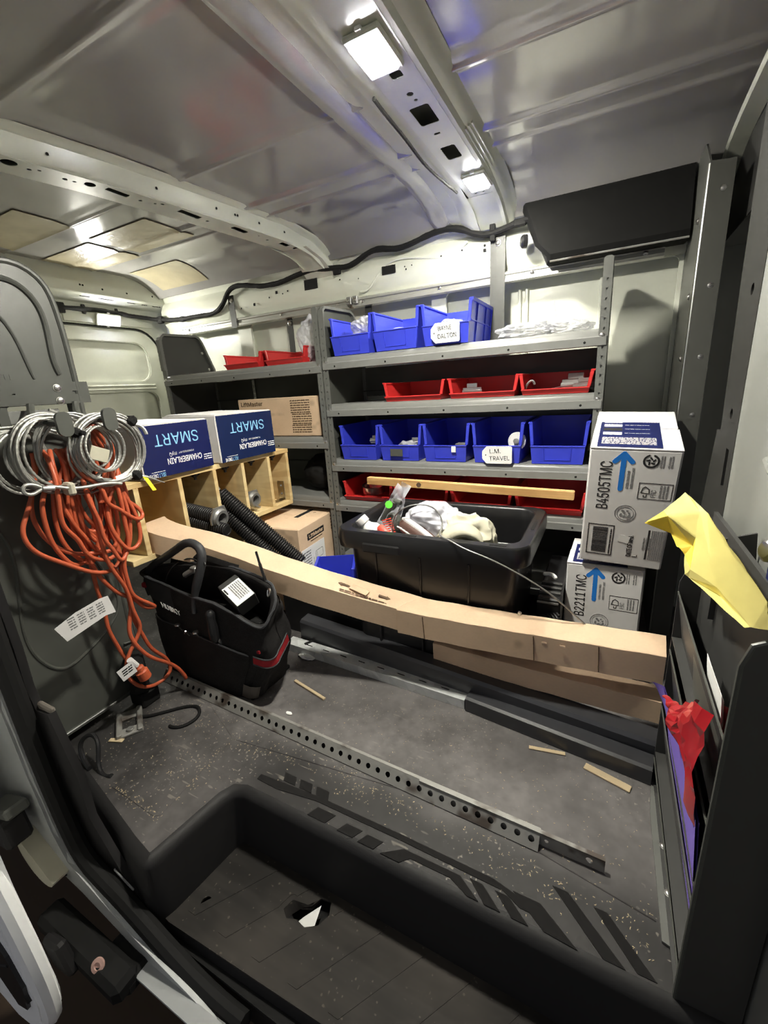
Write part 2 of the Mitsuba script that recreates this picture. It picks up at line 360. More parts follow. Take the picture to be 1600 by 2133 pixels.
# white painted door pillar and sill
holder('pillar', 'white painted rear pillar of the side door opening')
pil = Polygon([(-.93, .95), (-.977, .311), (-.965, .15), (-.945, .02), (-.92, -.045), (-.742, -.125), (-.50, -.190), (-.46, -.235), (-.52, -.232), (-.735, -.166), (-.90, -.118), (-1.02, -.10), (-1.18, .0), (-1.5, .2), (-1.6, .95)])
part('pillar', 'door_frame', plate(pil, A(0, .262, 0), X_, Z_, .012), SILLP, 40)
sk = smoothpath([(-.93, .95), (-.977, .311), (-.965, .15), (-.945, .02), (-.92, -.045), (-.83, -.088), (-.742, -.125), (-.50, -.190)], 60)
part('pillar', 'frame_edge', tube(np.c_[sk[:, 0] - .006, np.full(60, .259), sk[:, 1]], .009, 10), SILLP)
part('pillar', 'weather_seal', tube(np.c_[sk[:, 0] + .022, np.full(60, .272), sk[:, 1] + .004], .017, 10), BLKMT, label='black rubber door seal')
part('pillar', 'frame_joint', bx(-.985, -.945, .2475, .2505, -.098, -.0955, 0), TRIM, False)
part('pillar', 'sill_strip', plate(Polygon([(-.72, .25), (0.6, .26), (0.6, .225), (-.735, .225)]), A(0, 0, -.178), X_, Y_, .006), SILLP, label='white painted door sill')
trimp = Polygon([(-.97, .95), (-.955, .42), (-.962, .33), (-.95, .288), (-.905, .292), (-.865, .15), (-.872, .05), (-.81, -.06), (-.72, -.15), (-.72, -.3), (-1.0, -.3), (-1.02, .95)])
part('pillar', 'inner_trim', plate(trimp, A(0, .305, 0), X_, Z_, .014), TRIM, 40, label='black plastic trim inside the pillar')
part('pillar', 'trim_cap', bx(-.972, -.905, .296, .306, .284, .30, .003), FABGR, 40, label='dusty ledge of the trim')
part('pillar', 'trim_slot', tf(bx(-.03, .03, -.0015, .0015, -.003, .003, .001), rot(Y_, 22), (-.80, .288, -.07)), GREYINK)

# near-side wall, mostly out of the frame: it closes the room
holder('wall_near', 'white inner wall behind the near shelving')
part('wall_near', 'panel', bx(-2.3, -1.34, .10, .13, -.02, 1.42, 0), PAINT, False)
part('wall_near', 'header', bx(-1.34, .5, .10, .14, 1.30, 1.42, 0), PAINT, False)

# far side wall
holder('wall_far', 'white painted inner side wall behind the shelves')
lower = sbox(-2.32, 0.0, .45, 1.20)
lower = lower.difference(rrect(-.60, .16, .55, 1.192, .02)).difference(rrect(-1.62, -.66, .55, 1.192, .02)).difference(rrect(-2.22, -1.70, .55, 1.19, .04))
part('wall_far', 'inner_frame', plate(lower, A(0, 1.765, 0), X_, Z_, .012), PAINT, 30)
part('wall_far', 'outer_skin', bx(-2.32, .45, 1.795, 1.80, 0, 1.22, 0), PAINT, False)
for x in (-.325, -.30, -.055, -1.18, -1.215, -1.42): part('wall_far', 'rib', bx(x - .006, x + .006, 1.782, 1.796, .56, 1.17, .003), PAINT)
up = [(1.750, 1.195), (1.742, 1.205), (1.738, 1.235), (1.726, 1.25), (1.716, 1.275), (1.712, 1.315), (1.722, 1.335), (1.735, 1.36), (1.71, 1.395), (1.66, 1.42)]
part('wall_far', 'cant_rail', xprofile(LineString(up).buffer(.003, join_style=2), -2.2, .42), PAINT, 50)
for x0, x1, z0, z1 in ((-.85, -.79, 1.285, 1.315), (-1.235, -1.165, 1.285, 1.325)):
    part('wall_far', 'opening', bx(x0, x1, 1.7065, 1.709, z0, z1, .001), BLKMT, False)
for x, z, s in ((-1.62, 1.262, .006), (-1.535, 1.268, .012), (-1.44, 1.285, .006), (-1.395, 1.30, .012), (-1.36, 1.29, .005), (-1.33, 1.297, .006), (-.72, 1.30, .004), (-.75, 1.30, .004), (-.745, 1.29, .005), (-.60, 1.31, .005), (-.52, 1.315, .005), (-.437, 1.315, .007), (-.437, 1.30, .010), (-1.05, 1.30, .005), (-.96, 1.29, .004)):
    part('wall_far', 'punched_hole', bx(x - s / 2, x + s / 2, 1.7068, 1.709, z - s / 2, z + s / 2, .0008), BLKMT, False)
crease = smoothpath([(-.99, 1.735, 1.255), (-.9, 1.715, 1.262), (-.86, 1.712, 1.30), (-.80, 1.708, 1.327), (-.70, 1.708, 1.322), (-.5, 1.708, 1.34)], 40)
part('wall_far', 'pressed_crease', tube(crease, .004, 6), PAINT)

# rear doors seen from inside
holder('door_1', 'white painted inner panel of the rear cargo door')
dp = rrect(.4, 1.725, .2, 1.225, .12)
rec1 = rrect(.5, 1.655, .965, 1.165, .07); rec2 = rrect(.5, 1.67, .55, .915, .06)
part('door_1', 'inner_panel', plate(dp.difference(rec1).difference(rec2), A(-2.312, 0, 0), Y_, Z_, .012), PAINT, 30)
part('door_1', 'outer_skin', bx(-2.335, -2.331, .1, 1.8, .0, 1.3, 0), PAINT, False)
for g in (rec1, rec2):
    c = np.array(g.exterior.coords)[:-1]
    part('door_1', 'recess_step', plate(g.buffer(.012).difference(g.buffer(-.004)), A(-2.320, 0, 0), Y_, Z_, .016), PAINT, 30)
    part('door_1', 'recess_panel', plate(g, A(-2.322, 0, 0), Y_, Z_, .004), PAINT, False)
for z in (.945, .928): part('door_1', 'bead', tube(np.c_[np.full(2, -2.299), [.5, 1.66], [z, z]], .006, 8), PAINT)
sealp = np.array(dp.buffer(.018).exterior.coords)[:-1]
part('door_1', 'door_seal', tube(np.c_[np.full(len(sealp), -2.305), sealp], .009, 8, closed=True), BLKMT, label='black rubber seal round the rear door')
holder('wall_rear', 'white painted rear frame above and beside the cargo door')
fr = sbox(.05, .0, 1.80, 1.45).difference(dp.buffer(.012))
part('wall_rear', 'door_frame', plate(fr, A(-2.305, 0, 0), Y_, Z_, .012), PAINT, 30)
hdp = [(-2.30, 1.335), (-2.245, 1.338), (-2.235, 1.345), (-2.20, 1.352), (-2.19, 1.362), (-2.185, 1.405), (-2.175, 1.452)]
hl = LineString(hdp).buffer(.003, join_style=2)
part('wall_rear', 'header_beam', plate(hl, A(0, 1.80, 0), X_, Z_, 1.75), PAINT, 40)
for y, w in ((1.33, .045), (1.43, .07), (1.56, .045), (1.63, .03), (1.70, .05)):
    part('wall_rear', 'header_slot', bx(-2.235, -2.215, y - w / 2, y + w / 2, 1.3445, 1.346, 0), BLKMT, False)
for y, z in ((1.30, 1.385), (1.312, 1.384), (1.40, 1.38), (1.52, 1.38), (1.66, 1.385)):
    part('wall_rear', 'punched_hole', tf(cyl((0, 0, 0), (.002, 0, 0), .004, 10), None, (-2.1835, y, z)), BLKMT, False)

# roof: pressed skin with lengthwise swages
holder('ceiling', 'glossy white painted roof skin over the cargo area')
gx, gy = np.meshgrid(np.linspace(-2.31, .44, 200), np.r_[np.linspace(.05, 1.5, 250), np.linspace(1.506, 1.70, 40)], indexing='ij')
def roof_z(x, y):
    z = 1.452 - 0.075 * np.clip((y - 1.50) / .2, 0, 1) ** 2
    st = lambda a, b, v: np.clip((v - a) / (b - a), 0, 1) ** 2 * (3 - 2 * np.clip((v - a) / (b - a), 0, 1))
    for c, w, h in ((.60, .020, -.006), (1.025, .012, -.004), (1.27, .024, -.006), (1.36, .012, -.005)):
        z = z + h * (st(c - w, c, y) - st(c, c + w, y))
    z = z + .004 * (st(.62, .66, y) - st(.97, 1.01, y)) + .0012 * (meshkit.fbm(np.stack([x * 2.2, y * 2.2, 0 * x], -1), 2, 3) - .5) * 3
    return z
part('ceiling', 'roof_skin', grid(np.stack([gx, gy, roof_z(gx, gy)], -1)), CEIL, True)

def strip_holes(xc, y0, y1, w, holes, z, th=.0015):
    g = sbox(xc - w / 2, y0, xc + w / 2, y1)
    for h in holes: g = g.difference(h)
    return plate(g, A(0, 0, z), X_, Y_, th)
# cross bow with the two roof lamps
bow = 'ceiling__front_roof_bow'
ys = np.array([.05, .5, 1.0, 1.45, 1.60, 1.70])
zt = np.array([1.452, 1.452, 1.452, 1.452, 1.432, 1.385])
def bowsheet(xs_off):
    P = np.array([[(x, y, z + dz) for x, dz in xs_off] for y, z in zip(np.linspace(.05, 1.70, 40), np.interp(np.linspace(.05, 1.70, 40), ys, zt))])
    return grid(P)
part('ceiling', 'front_roof_bow', bowsheet([(-.560, .001), (-.535, -.004), (-.515, -.006), (-.505, -.012), (-.475, -.032), (-.462, -.034)]), PAINT, 40, label='painted roof bow that carries the two lamps')
part(bow, 'near_flank', bowsheet([(-.462, -.034), (-.448, -.036)]), PAINT, 40)
part(bow, 'side_flange', bowsheet([(-.366, -.036), (-.356, -.034), (-.352, -.020), (-.336, -.014), (-.330, -.004), (-.318, .002)]), PAINT, 40)
slots = [rrect(-.428, -.385, 1.03, 1.105, .006), rrect(-.425, -.388, 1.215, 1.285, .006), rrect(-.415, -.400, 1.145, 1.153, .003), circ(-.405, .985, .007, 6), circ(-.402, 1.008, .004), rrect(-.417, -.393, .91, .93, .004)] + [circ(-.42 + .025 * i, 1.495 + .018 * j, .0045) for i in range(2) for j in range(3)]
part(bow, 'bottom_flange', strip_holes(-.407, .05, 1.56, .084, slots, 1.4155), PAINT, 30)
part(bow, 'shade_sheet', bx(-.462, -.356, .05, 1.60, 1.443, 1.445, 0), PANELG, False)  # dark sheet standing in for the shade inside the bow, seen through its slots
for i in range(3): part(bow, 'bead', tube(np.array([(-.352 + .008 * i, 1.19, 1.428 + .004 * i), (-.352 + .008 * i, 1.42, 1.428 + .004 * i)]), .003, 6), PAINT)
part(bow, 'end_bracket', grid(np.array([[(-.460, 1.55, 1.4145), (-.352, 1.55, 1.4145)], [(-.458, 1.64, 1.398), (-.352, 1.64, 1.398)], [(-.448, 1.70, 1.36), (-.356, 1.70, 1.36)]], float)), PAINT, 40)
part('ceiling', 'swage_edge', bowsheet([(-.62, .001), (-.60, -.010), (-.57, -.010), (-.556, .001)]), CEIL, 40)
# second bow with slots
b2 = 'ceiling__middle_roof_bow'
yy = np.linspace(.05, 1.72, 60)
xf = np.interp(yy, [.05, .4, .64, .85, 1.1, 1.35, 1.72], [-1.30, -1.262, -1.232, -1.185, -1.150, -1.120, -1.086])
zz = np.interp(yy, [.05, 1.45, 1.60, 1.72], [1.452, 1.452, 1.432, 1.375])
wob = .004 * np.sin(yy * 9)
def b2sheet(offs): return grid(np.array([[(x + ox, y, z + oz) for ox, oz in offs] for x, y, z in zip(xf, yy, zz)]))
part('ceiling', 'middle_roof_bow', b2sheet([(.030, .003), (.022, -.003), (.006, -.004), (.0, -.008), (-.008, -.046), (-.014, -.052)]), PAINT, 40, label='painted roof bow with slots and holes along its underside')
g2 = Polygon([(x - .014, y) for x, y in zip(xf, yy)] + [(x - .105, y) for x, y in zip(xf[::-1], yy[::-1])])
def bx_at(y): return float(np.interp(y, yy, xf))
hs = []
for y, w, l in ((.885, .020, .060), (1.093, .022, .075), (1.278, .022, .065), (1.487, .022, .045)):
    x = bx_at(y) - .042; hs.append(rrect(x - w / 2, x + w / 2, y - l / 2, y + l / 2, .003))
for y, r in ((.66, .016), (.82, .013), (1.55, .012)): hs.append(circ(bx_at(y) - .042, y, r, 8))
for y, r, o in ((.70, .005, .05), (.715, .004, .04), (.77, .006, .05), (.79, .004, .05), (.95, .005, .05), (.985, .004, .04), (1.0, .005, .03), (1.16, .005, .05), (1.36, .004, .04), (1.41, .005, .05), (1.60, .006, .04), (1.63, .006, .05)): hs.append(circ(bx_at(y) - o, y, r))
g2 = g2.difference(unary_union(hs))
part(b2, 'bottom_flange', plate(g2.intersection(sbox(-3, 0, 3, 1.56)), A(0, 0, 1.3985), X_, Y_, .0015), PAINT, 30)
part(b2, 'rear_flank', b2sheet([(-.104, -.052), (-.110, -.046), (-.120, -.006), (-.145, .001)]), PAINT, 40)
part(b2, 'shade_sheet', b2sheet([(-.010, -.014), (-.115, -.014)]), DARKST, False)  # dark sheet again in place of the shade behind these slots
part(b2, 'bow_end', grid(np.array([[(-1.094, 1.55, 1.398), (-1.21, 1.55, 1.398)], [(-1.085, 1.64, 1.372), (-1.21, 1.64, 1.372)], [(-1.075, 1.715, 1.320), (-1.22, 1.715, 1.320)]], float)), PAINT, 40)
for y in (.72, .97, 1.16, 1.23, 1.24, 1.33, 1.45): part(b2, 'punched_hole', tf(cyl((0, 0, 0), (.0015, 0, 0), .0035, 8), None, (bx_at(y) - .0035, y, 1.424)), BLKMT, False)

# sound-deadening pads glued to the roof
for i, (x0, x1, y0, y1, a, l) in enumerate(((-2.10, -1.70, .86, 1.025, -2, 'tan sound deadening pad on the roof skin at the left edge of the photo'), (-1.78, -1.45, 1.13, 1.335, -1, 'largest tan sound deadening pad, right beside the slotted roof bow'),
                                            (-2.16, -1.82, 1.15, 1.37, 1, 'shiny tan sound deadening pad with the bright lamp reflection'), (-2.09, -1.76, 1.49, 1.66, 1, 'tan sound deadening pad nearest the far side wall'))):
    k = thing('sound_deadening_pad', l, 'pad')
    n = 14; u, v = np.meshgrid(np.linspace(x0, x1, n), np.linspace(y0, y1, n), indexing='ij')
    obj(k, cat(grid(np.stack([u, v, roof_z(u, v) - .0035], -1)), grid(np.stack([u, v, roof_z(u, v) - .001], -1))), PADB, True)

# wiring loom along the roof edge
lm = thing('wiring_loom', 'long black taped wiring loom running along the roof edge', 'wiring')
P = smoothpath([(-2.275, 1.20, 1.297), (-2.275, 1.34, 1.300), (-2.275, 1.43, 1.302), (-2.272, 1.53, 1.297), (-2.24, 1.66, 1.285), (-2.12, 1.70, 1.268), (-2.02, 1.700, 1.262), (-1.90, 1.70, 1.262), (-1.77, 1.697, 1.268), (-1.70, 1.69, 1.31), (-1.67, 1.688, 1.338), (-1.5, 1.69, 1.34), (-1.36, 1.69, 1.332), (-1.2, 1.685, 1.35), (-1.06, 1.69, 1.342), (-.98, 1.69, 1.340), (-.87, 1.685, 1.372), (-.78, 1.688, 1.362), (-.70, 1.685, 1.368), (-.53, 1.68, 1.378), (-.44, 1.69, 1.345), (-.33, 1.68, 1.352), (-.28, 1.67, 1.355)], 260)
obj(lm + '__cable', tube(P + (meshkit.fbm(P * 30, 2, 1)[:, None] - .5) * .004, .0105 + .003 * (meshkit.noise(P * 40, 2) - .5), 10), BLKMT)
for c, s in (((-2.275, 1.235, 1.295), (.014, .05, .045)), ((-2.275, 1.345, 1.30), (.012, .018, .042)), ((-2.272, 1.505, 1.303), (.012, .014, .035)), ((-2.19, 1.69, 1.275), (.035, .02, .035)), ((-2.03, 1.70, 1.262), (.03, .02, .025)), ((-1.05, 1.69, 1.33), (.035, .012, .03)), ((-.405, 1.69, 1.345), (.02, .012, .055)), ((-.31, 1.675, 1.352), (.04, .02, .022))):
    part(lm, 'clip', bx(c[0] - s[0] / 2, c[0] + s[0] / 2, c[1] - s[1] / 2, c[1] + s[1] / 2, c[2] - s[2] / 2, c[2] + s[2] / 2, .003), BLKMT)
lm2 = thing('lamp_cable', 'thin black cable along the edge of the lamp bow', 'cable')
obj(lm2, tube(smoothpath([(-.470, .95, 1.412), (-.472, 1.02, 1.410), (-.474, 1.12, 1.409), (-.478, 1.22, 1.407), (-.474, 1.35, 1.408), (-.462, 1.47, 1.408)], 50), .004, 7), BLKMT)

# lamps
def lamp(label, c, ux, uy, N, sx, sy, rad, base):
    """c: centre on the mounting face; N: the way it shines"""
    k = thing('interior_lamp', label, 'lamp')
    ux, uy, N = map(lambda a: np.asarray(a, float) / np.linalg.norm(a), (ux, uy, N))
    R = np.stack([ux, uy, N], 1)
    if np.linalg.det(R) < 0: R[:, 0] *= -1
    b = bx(-sx / 2 - .006, sx / 2 + .006, -sy / 2 - .010, sy / 2 + .010, 0, .010, .003)
    part(k, 'housing', tf(b, R, c), PAINT)
    for s in (-1, 1): part(k, 'clip', tf(bx(-.006, .006, s * (sy / 2 + .008), s * (sy / 2 + .016), .0, .006, .001), R, c), WHITE)
    lens = bx(-sx / 2, sx / 2, -sy / 2, sy / 2, .008, .018, .004)
    kk = k + '__lens'
    scene[kk] = mikit.ply(tf(lens, R, c), PAINT, smooth=False, emitter={'type': 'area', 'radiance': rgb(rad)})
    labels[kk] = {'label': 'glowing lens of the lamp'}
lamp('bright roof lamp nearest the camera on the roof bow', A(-.409, .838, 1.4150), X_, Y_, -Z_, .058, .086, LAMP_ROOF, 1)
lamp('bright roof lamp farther along the roof bow, above the blue bins', A(-.390, 1.432, 1.4150), X_, Y_, -Z_, .056, .080, LAMP_ROOF_FAR, 1)
lamp('bright lamp above the rear cargo door', A(-2.270, 1.45, 1.262), Y_, A(.4, 0, 1), A(1, 0, -.45), .11, .038, LAMP_REAR, 1)
part('wall_rear', 'lamp_panel', xprofile(Polygon([(1.25, 1.243), (1.7, 1.243), (1.7, 1.29), (1.25, 1.29)]), -2.30, -2.281), PAINT)
# ------------------------------------------------------------------ shelving
YF, YB = 1.43, 1.735
PROF = [(1.735, 0), (1.44, 0), (1.4335, -.004), (1.43, -.010), (1.428, -.020), (1.4235, -.0225), (1.4235, -.043), (1.436, -.044)]
def shelf_mesh(x0, x1, z):
    return xprofile(LineString([(y, z + d) for y, d in PROF]).buffer(.0012, join_style=2), x0, x1)
ENDP = Polygon([(1.432, 0), (1.432, 1.122), (1.438, 1.144), (1.454, 1.158), (1.64, 1.163), (1.665, 1.152), (1.68, 1.130), (1.735, 1.0), (1.735, 0)])
def flange(x0, x1, z0, z1, skip=()):
    g = rrect(x0, x1, z0, z1, .008)
    for i in range(int((z1 - z0 - .04) / .025)):
        g = g.difference(sbox(x0 + (x1 - x0) * .42, z0 + .02 + i * .025, x0 + (x1 - x0) * .42 + .005, z0 + .0265 + i * .025))
    return plate(g, A(0, YF - .001, 0), X_, Z_, .002)
def unit(label, x0, x1, shelves, backs, left_flange, right_flange):
    k = thing('shelving_unit', label, 'shelving')
    for s, x in ((1, x0), (-1, x1)):
        e = part(k, 'end_panel', plate(ENDP, A(x if s > 0 else x - .002, 0, 0), Y_, Z_, .002), PANELG if s < 0 else DARKST if x < -1.5 else PANELG, 30)
        rimpts = np.array(ENDP.buffer(-.006).exterior.coords)[:-1]
        rim = plate(ENDP.difference(ENDP.buffer(-.010)), A(x if s > 0 else x - .016, 0, 0), Y_, Z_, .016)
        part(e, 'folded_rim', rim, FLANGE, 30)
        for z in (1.08, 1.0): part(e, 'bolt', bolt(A(x + s * .003, 1.668 + (1.1 - z) * .35, z), A(s, 0, 0), .006), CHROME)
    for n, z in enumerate(shelves):
        q = part(k, 'shelf', shelf_mesh(x0 + .003, x1 - .003, z), SHELF, 30)
        for t in np.linspace(.06, .94, 5):
            part(q, 'screw_hole', tf(lathe([(0, 0), (.0035, 0), (.0030, .0006), (0, .0006)], A(0, 0, 0), -Y_, 10), None, (x0 + (x1 - x0) * t, 1.4222, z - .034)), BLKMT, False)
        for x, on in ((x0 + .014, left_flange), (x1 - .014, right_flange)):
            if on: part(k, 'bolt', bolt(A(x, YF - .003, z - .018), -Y_, .0065, .005), CHROME, label='bright shelf bolt')
    for z0, z1 in backs:
        b = part(k, 'back_panel', bx(x0 + .004, x1 - .004, 1.731, 1.734, z0, z1, 0), PANELG, False)
        part(b, 'fold', bx(x0 + .004, x1 - .004, 1.722, 1.731, z1 - .10, z1 - .095, 0), DARKST, False)
    if left_flange: part(k, 'upright', flange(x0, x0 + .024, .0, 1.140), FLANGE, 30)
    if right_flange: part(k, 'upright', flange(x1 - .024, x1, .0, 1.155 if right_flange is True else right_flange), FLANGE, 30)
    return k
uA = unit('grey steel shelving unit at the rear, with the brown carton on its shelf', -1.905, -.990, [.966, .674, .424], [(.69, .935), (.02, .62)], True, True)
uB = unit('grey steel shelving unit with four shelves full of blue and red bins', -.986, -.018, [.974, .800, .584, .417, .17], [(.82, .94), (.61, .78), (.44, .57), (.02, .40)], True, True)
# perforated strip standing inside the rear unit
part(uA, 'perforated_strip', plate(unary_union([sbox(0, .66, .014, .93)]).difference(unary_union([sbox(.004, .67 + i * .022, .009, .684 + i * .022) for i in range(11)])), A(-1.63, 1.722, 0), X_, Z_, .002), CHROME, 30, label='bright perforated strip')
part(uA, 'top_flange', bx(-1.905, -1.88, 1.42, 1.432, .99, 1.13, .002), FLANGE)

# mounting rails on the wall with straps
def rail(label, x0, x1, y, z):
    k = thing('mounting_rail', label, 'rail')
    pr = Polygon([(y, z), (y - .012, z), (y - .022, z - .006), (y - .022, z - .012), (y - .016, z - .014), (y - .016, z - .024), (y - .022, z - .026), (y - .022, z - .036), (y, z - .038)])
    part(k, 'channel', xprofile(pr, x0, x1), RAILM, 20)
    for x in np.linspace(x0 + .05, x1 - .05, 4): part(k, 'bolt', bolt(A(x, y - .018, z - .019), -Y_, .006), CHROME)
    return k
rail('bright galvanised rail above the shelves with the blue bins', -.995, .115, 1.725, 1.222)
rail('bright galvanised rail on the rear stretch of the side wall', -2.06, -1.02, 1.728, 1.225)
for lbl, x, z0, z1, w in (('wide grey steel strap hanging from the roof edge behind the blue bins', -.389, .98, 1.335, .052), ('narrow grey steel strap at the joint of the two rails', -.938, 1.10, 1.27, .032), ('grey steel strap above the rear shelving unit', -1.675, 1.18, 1.325, .036), ('dark strap on the wall beside the red bins', -1.36, .98, 1.19, .03)):
    k = thing('steel_strap', lbl, 'strap')
    part(k, 'strap', plate(rrect(x - w / 2, x + w / 2, z0, z1, .004), A(0, 1.739 if z1 < 1.3 else 1.705, 0), X_, Z_, .003), STRAPG, 30)
    part(k, 'bolt', bolt(A(x, (1.735 if z1 < 1.3 else 1.7015), z1 - .022), -Y_, .009, .006), CHROME)
k = thing('rail_clamp', 'pair of small square clamps where the two rails meet', 'clamp')
for x in (-1.005, -.975): part(k, 'clamp_plate', bx(x - .011, x + .011, 1.69, 1.705, 1.195, 1.225, .002), ZINC); part(k, 'bolt', bolt(A(x, 1.69, 1.21), -Y_, .007), CHROME)

# near-side shelving unit: only its end panel is seen
kn = thing('shelving_unit', 'green-grey steel end panel of the near shelving, with cables hanging on it', 'shelving')
ep = Polygon([(.14, .026), (.628, .026), (.648, .95), (.645, 1.06), (.640, 1.10), (.628, 1.135), (.605, 1.160), (.57, 1.170), (.14, 1.160)])
cut = unary_union([rrect(.33, .470, .795, .848, .006), rrect(.49, .625, .815, .860, .006).buffer(0)])
part(kn, 'end_panel', plate(ep.difference(cut), A(-1.203, 0, 0), Y_, Z_, .003), PANELG, 30)
o = np.array(ep.exterior.coords)[:-1]
part(kn, 'rolled_edge', tube(smoothpath([(-1.203, .628, .03), (-1.203, .638, .5), (-1.203, .648, .95), (-1.203, .643, 1.08), (-1.203, .628, 1.135), (-1.203, .600, 1.160), (-1.203, .555, 1.168), (-1.203, .14, 1.160)], 80), .008, 10), PANELG)
part(kn, 'front_flange', cat(bx(-1.25, -1.203, .640, .643, .03, 1.08, 0)), PANELG)
part(kn, 'upper_bead', tube(smoothpath([(-1.200, .615, .93), (-1.200, .612, 1.04), (-1.200, .600, 1.095), (-1.200, .575, 1.122), (-1.200, .53, 1.130), (-1.200, .2, 1.120)], 60), .007, 8), PANELG)
part(kn, 'oval_bead', tube(smoothpath([(-1.200, .560, .92), (-1.200, .545, 1.0), (-1.200, .525, 1.05), (-1.200, .49, 1.082), (-1.200, .44, 1.092), (-1.200, .2, 1.09)], 60), .004, 8), PANELG)
part(kn, 'lower_bead', tube(smoothpath([(-1.200, .395, .62), (-1.200, .400, .40), (-1.200, .415, .24), (-1.200, .45, .205), (-1.200, .50, .215), (-1.200, .575, .255), (-1.200, .605, .285), (-1.200, .613, .36), (-1.2, .612, .6)], 70), .0042, 8), PANELG)
part(kn, 'bottom_flange', cat(bx(-1.206, -1.192, .14, .628, .026, .036, .002), tube(np.array([(-1.197, .627, .03), (-1.197, .634, .18), (-1.197, .60, .185)]), .003, 6)), PANELG)
bk = part(kn, 'bracket', plate(sbox(.14, .861, .672, .912).difference(rrect(.632, .647, .883, .891, .003)).difference(rrect(.505, .512, .885, .888, .001)), A(-1.2, 0, 0), Y_, Z_, .004), PANELG, 30, label='flat steel bracket screwed across the panel')
for z in (.898, .868): part(bk, 'screw', cat(bolt(A(-1.196, .600, z), X_, .0075, .005), tf(bx(0, .0008, -.005, .005, -.0008, .0008, 0), rot(X_, 30), (-1.191, .600, z))), CHROME)
part(kn, 'embossed_mark', text('STEEL', .012, A(-1.2, .47, .918), Y_, Z_, .0008), PANELG)
for z in (.85, .45, .12): part(kn, 'shelf', bx(-1.9, -1.21, .15, .60, z - .03, z, .002), SHELF)
part(kn, 'far_end_panel', plate(ep, A(-1.905, 0, 0), Y_, Z_, .003), PANELG, 30)
part(kn, 'dark_back', bx(-1.9, -1.21, .145, .15, .03, 1.1, 0), DARKST, False)

# ------------------------------------------------------------------ bins
def bin_parts(w, d, h, lip, x, y, z, mat, label, group=None, rz=0, taper=.012, base='storage_bin', ribs=False):
    """front-opening stacking bin; (x, y, z) is the left front bottom corner"""
    t = .0025
    k = thing(base, label, 'bin', group)
    side = Polygon([(.010, 0), (0, lip), (.012, lip + .002), (.018, h), (d, h), (d - .006, 0)])
    R = rot(Z_, rz)
    def put(m):
        v = m.vertices.copy()
        c = w / 2
        f = 1 - taper * 2 / w * (1 - np.clip(v[:, 2] / h, 0, 1))
        v[:, 0] = c + (v[:, 0] - c) * f
        m = m.copy(); m.vertices = v
        return tf(m, R, (x, y, z))
    ms = []
    for xs in (0, w - t): ms.append(plate(side, A(xs, 0, 0), Y_, Z_, t))
    ms.append(plate(Polygon([(0, 0), (w, 0), (w, h), (0, h)]), A(0, d - .004, 0), X_, Z_, .003))
    ms.append(bx(0, w, .009, d - .004, 0, .003, 0))
    fl = bx(0, w, 0, .0028, 0, lip, 0)
    v = fl.vertices.copy(); v[:, 1] += .010 * (1 - v[:, 2] / lip); fl.vertices = v; ms.append(fl)
    part(k, 'tub', cat([put(m) for m in ms]), mat, 20)
    rim = [bx(-.004, .006, .012, d, h - .006, h, .001), bx(w - .006, w + .004, .012, d, h - .006, h, .001), bx(-.002, .009, .013, .021, lip, h, .0015), bx(w - .009, w + .002, .013, .021, lip, h, .0015), bx(-.001, w + .001, -.003, .004, lip - .003, lip + .001, .001)]
    part(k, 'rim', cat([put(m) for m in rim]), mat, 20)
    rb = []
    for q in np.linspace(.3, .7, 2): rb += [bx(w, w + .005, d * q - .001, d * q + .001, 0, h, 0)]
    rb += [bx(w, w + .005, .02, d, h * .5, h * .5 + .003, 0), bx(w, w + .006, .012, d, h - .010, h, 0), bx(w, w + .006, d - .004, d, 0, h, 0)]
    if ribs:
        for m in rb: part(k, 'rib', put(m), mat, 20)
    if lip > .03:
        lh = []
        a, b = w * .24, w * .76
        for m in (bx(a, b, 0, .003, .012, .014, 0), bx(a, a + .002, 0, .003, .012, lip - .004, 0), bx(b - .002, b, 0, .003, .012, lip - .004, 0)):
            v = m.vertices.copy(); v[:, 1] += .010 * (1 - v[:, 2] / lip) - .0025; m.vertices = v; lh.append(m)
        part(k, 'label_slot', cat([put(m) for m in lh]), mat, 20)
    return k
S1, S2, S3, S4, SA = .9765, .8025, .5865, .4195, .9685
b1 = bin_parts(.172, .27, .132, .066, -.945, 1.428, S1, BINB, 'blue bin on the top shelf with a clear bag in it, leftmost of three')
b2_ = bin_parts(.176, .27, .132, .066, -.766, 1.428, S1, BINB, 'middle blue bin of the three on the top shelf')
b3 = bin_parts(.172, .27, .132, .062, -.580, 1.428, S1, BINB, 'blue bin with a white WAYNE DALTON name tag on the top shelf', ribs=True)
def tag(parent, o, w, h, rows, th):
    t = part(parent, 'name_tag', plate(Polygon([(h * .25, 0), (w - .004, 0), (w, .004), (w, h - .004), (w - .004, h), (h * .25, h), (0, h * .72), (0, h * .28)]), A(*o), X_, Z_, .0012), WHITE, False, label='white cardboard tag with handwritten letters')
    part(t, 'dot', tf(cyl((0, 0, 0), (0, -.0006, 0), .0022, 10), None, A(*o) + A(.012, -.0012, h * .5)), INK)
    for s, dx, dz, ww, hh in rows: part(t, 'handwriting', text(s, hh, A(*o) + A(dx, -.0012, dz), A(1, 0, .03), A(-.08, 0, 1), .0005, width=ww), INK)
tag(b3, (-.540, 1.4200, S1 + .004), .098, .062, [('WAYNE', .024, .037, .046, .014), ('DALTON', .024, .013, .062, .014)], .001)
xs3 = [-.942, -.766, -.589, -.409, -.222]
lb3 = ['blue bin with small hinge plates inside, leftmost in the row of five', 'second blue bin from the left on the row of five, with a worn label', 'middle blue bin of the row of five, with a white scrap on its lip', 'blue bin with a white L.M. TRAVEL name tag', 'blue bin at the right end of the row of five, beside the upright']
B3 = []
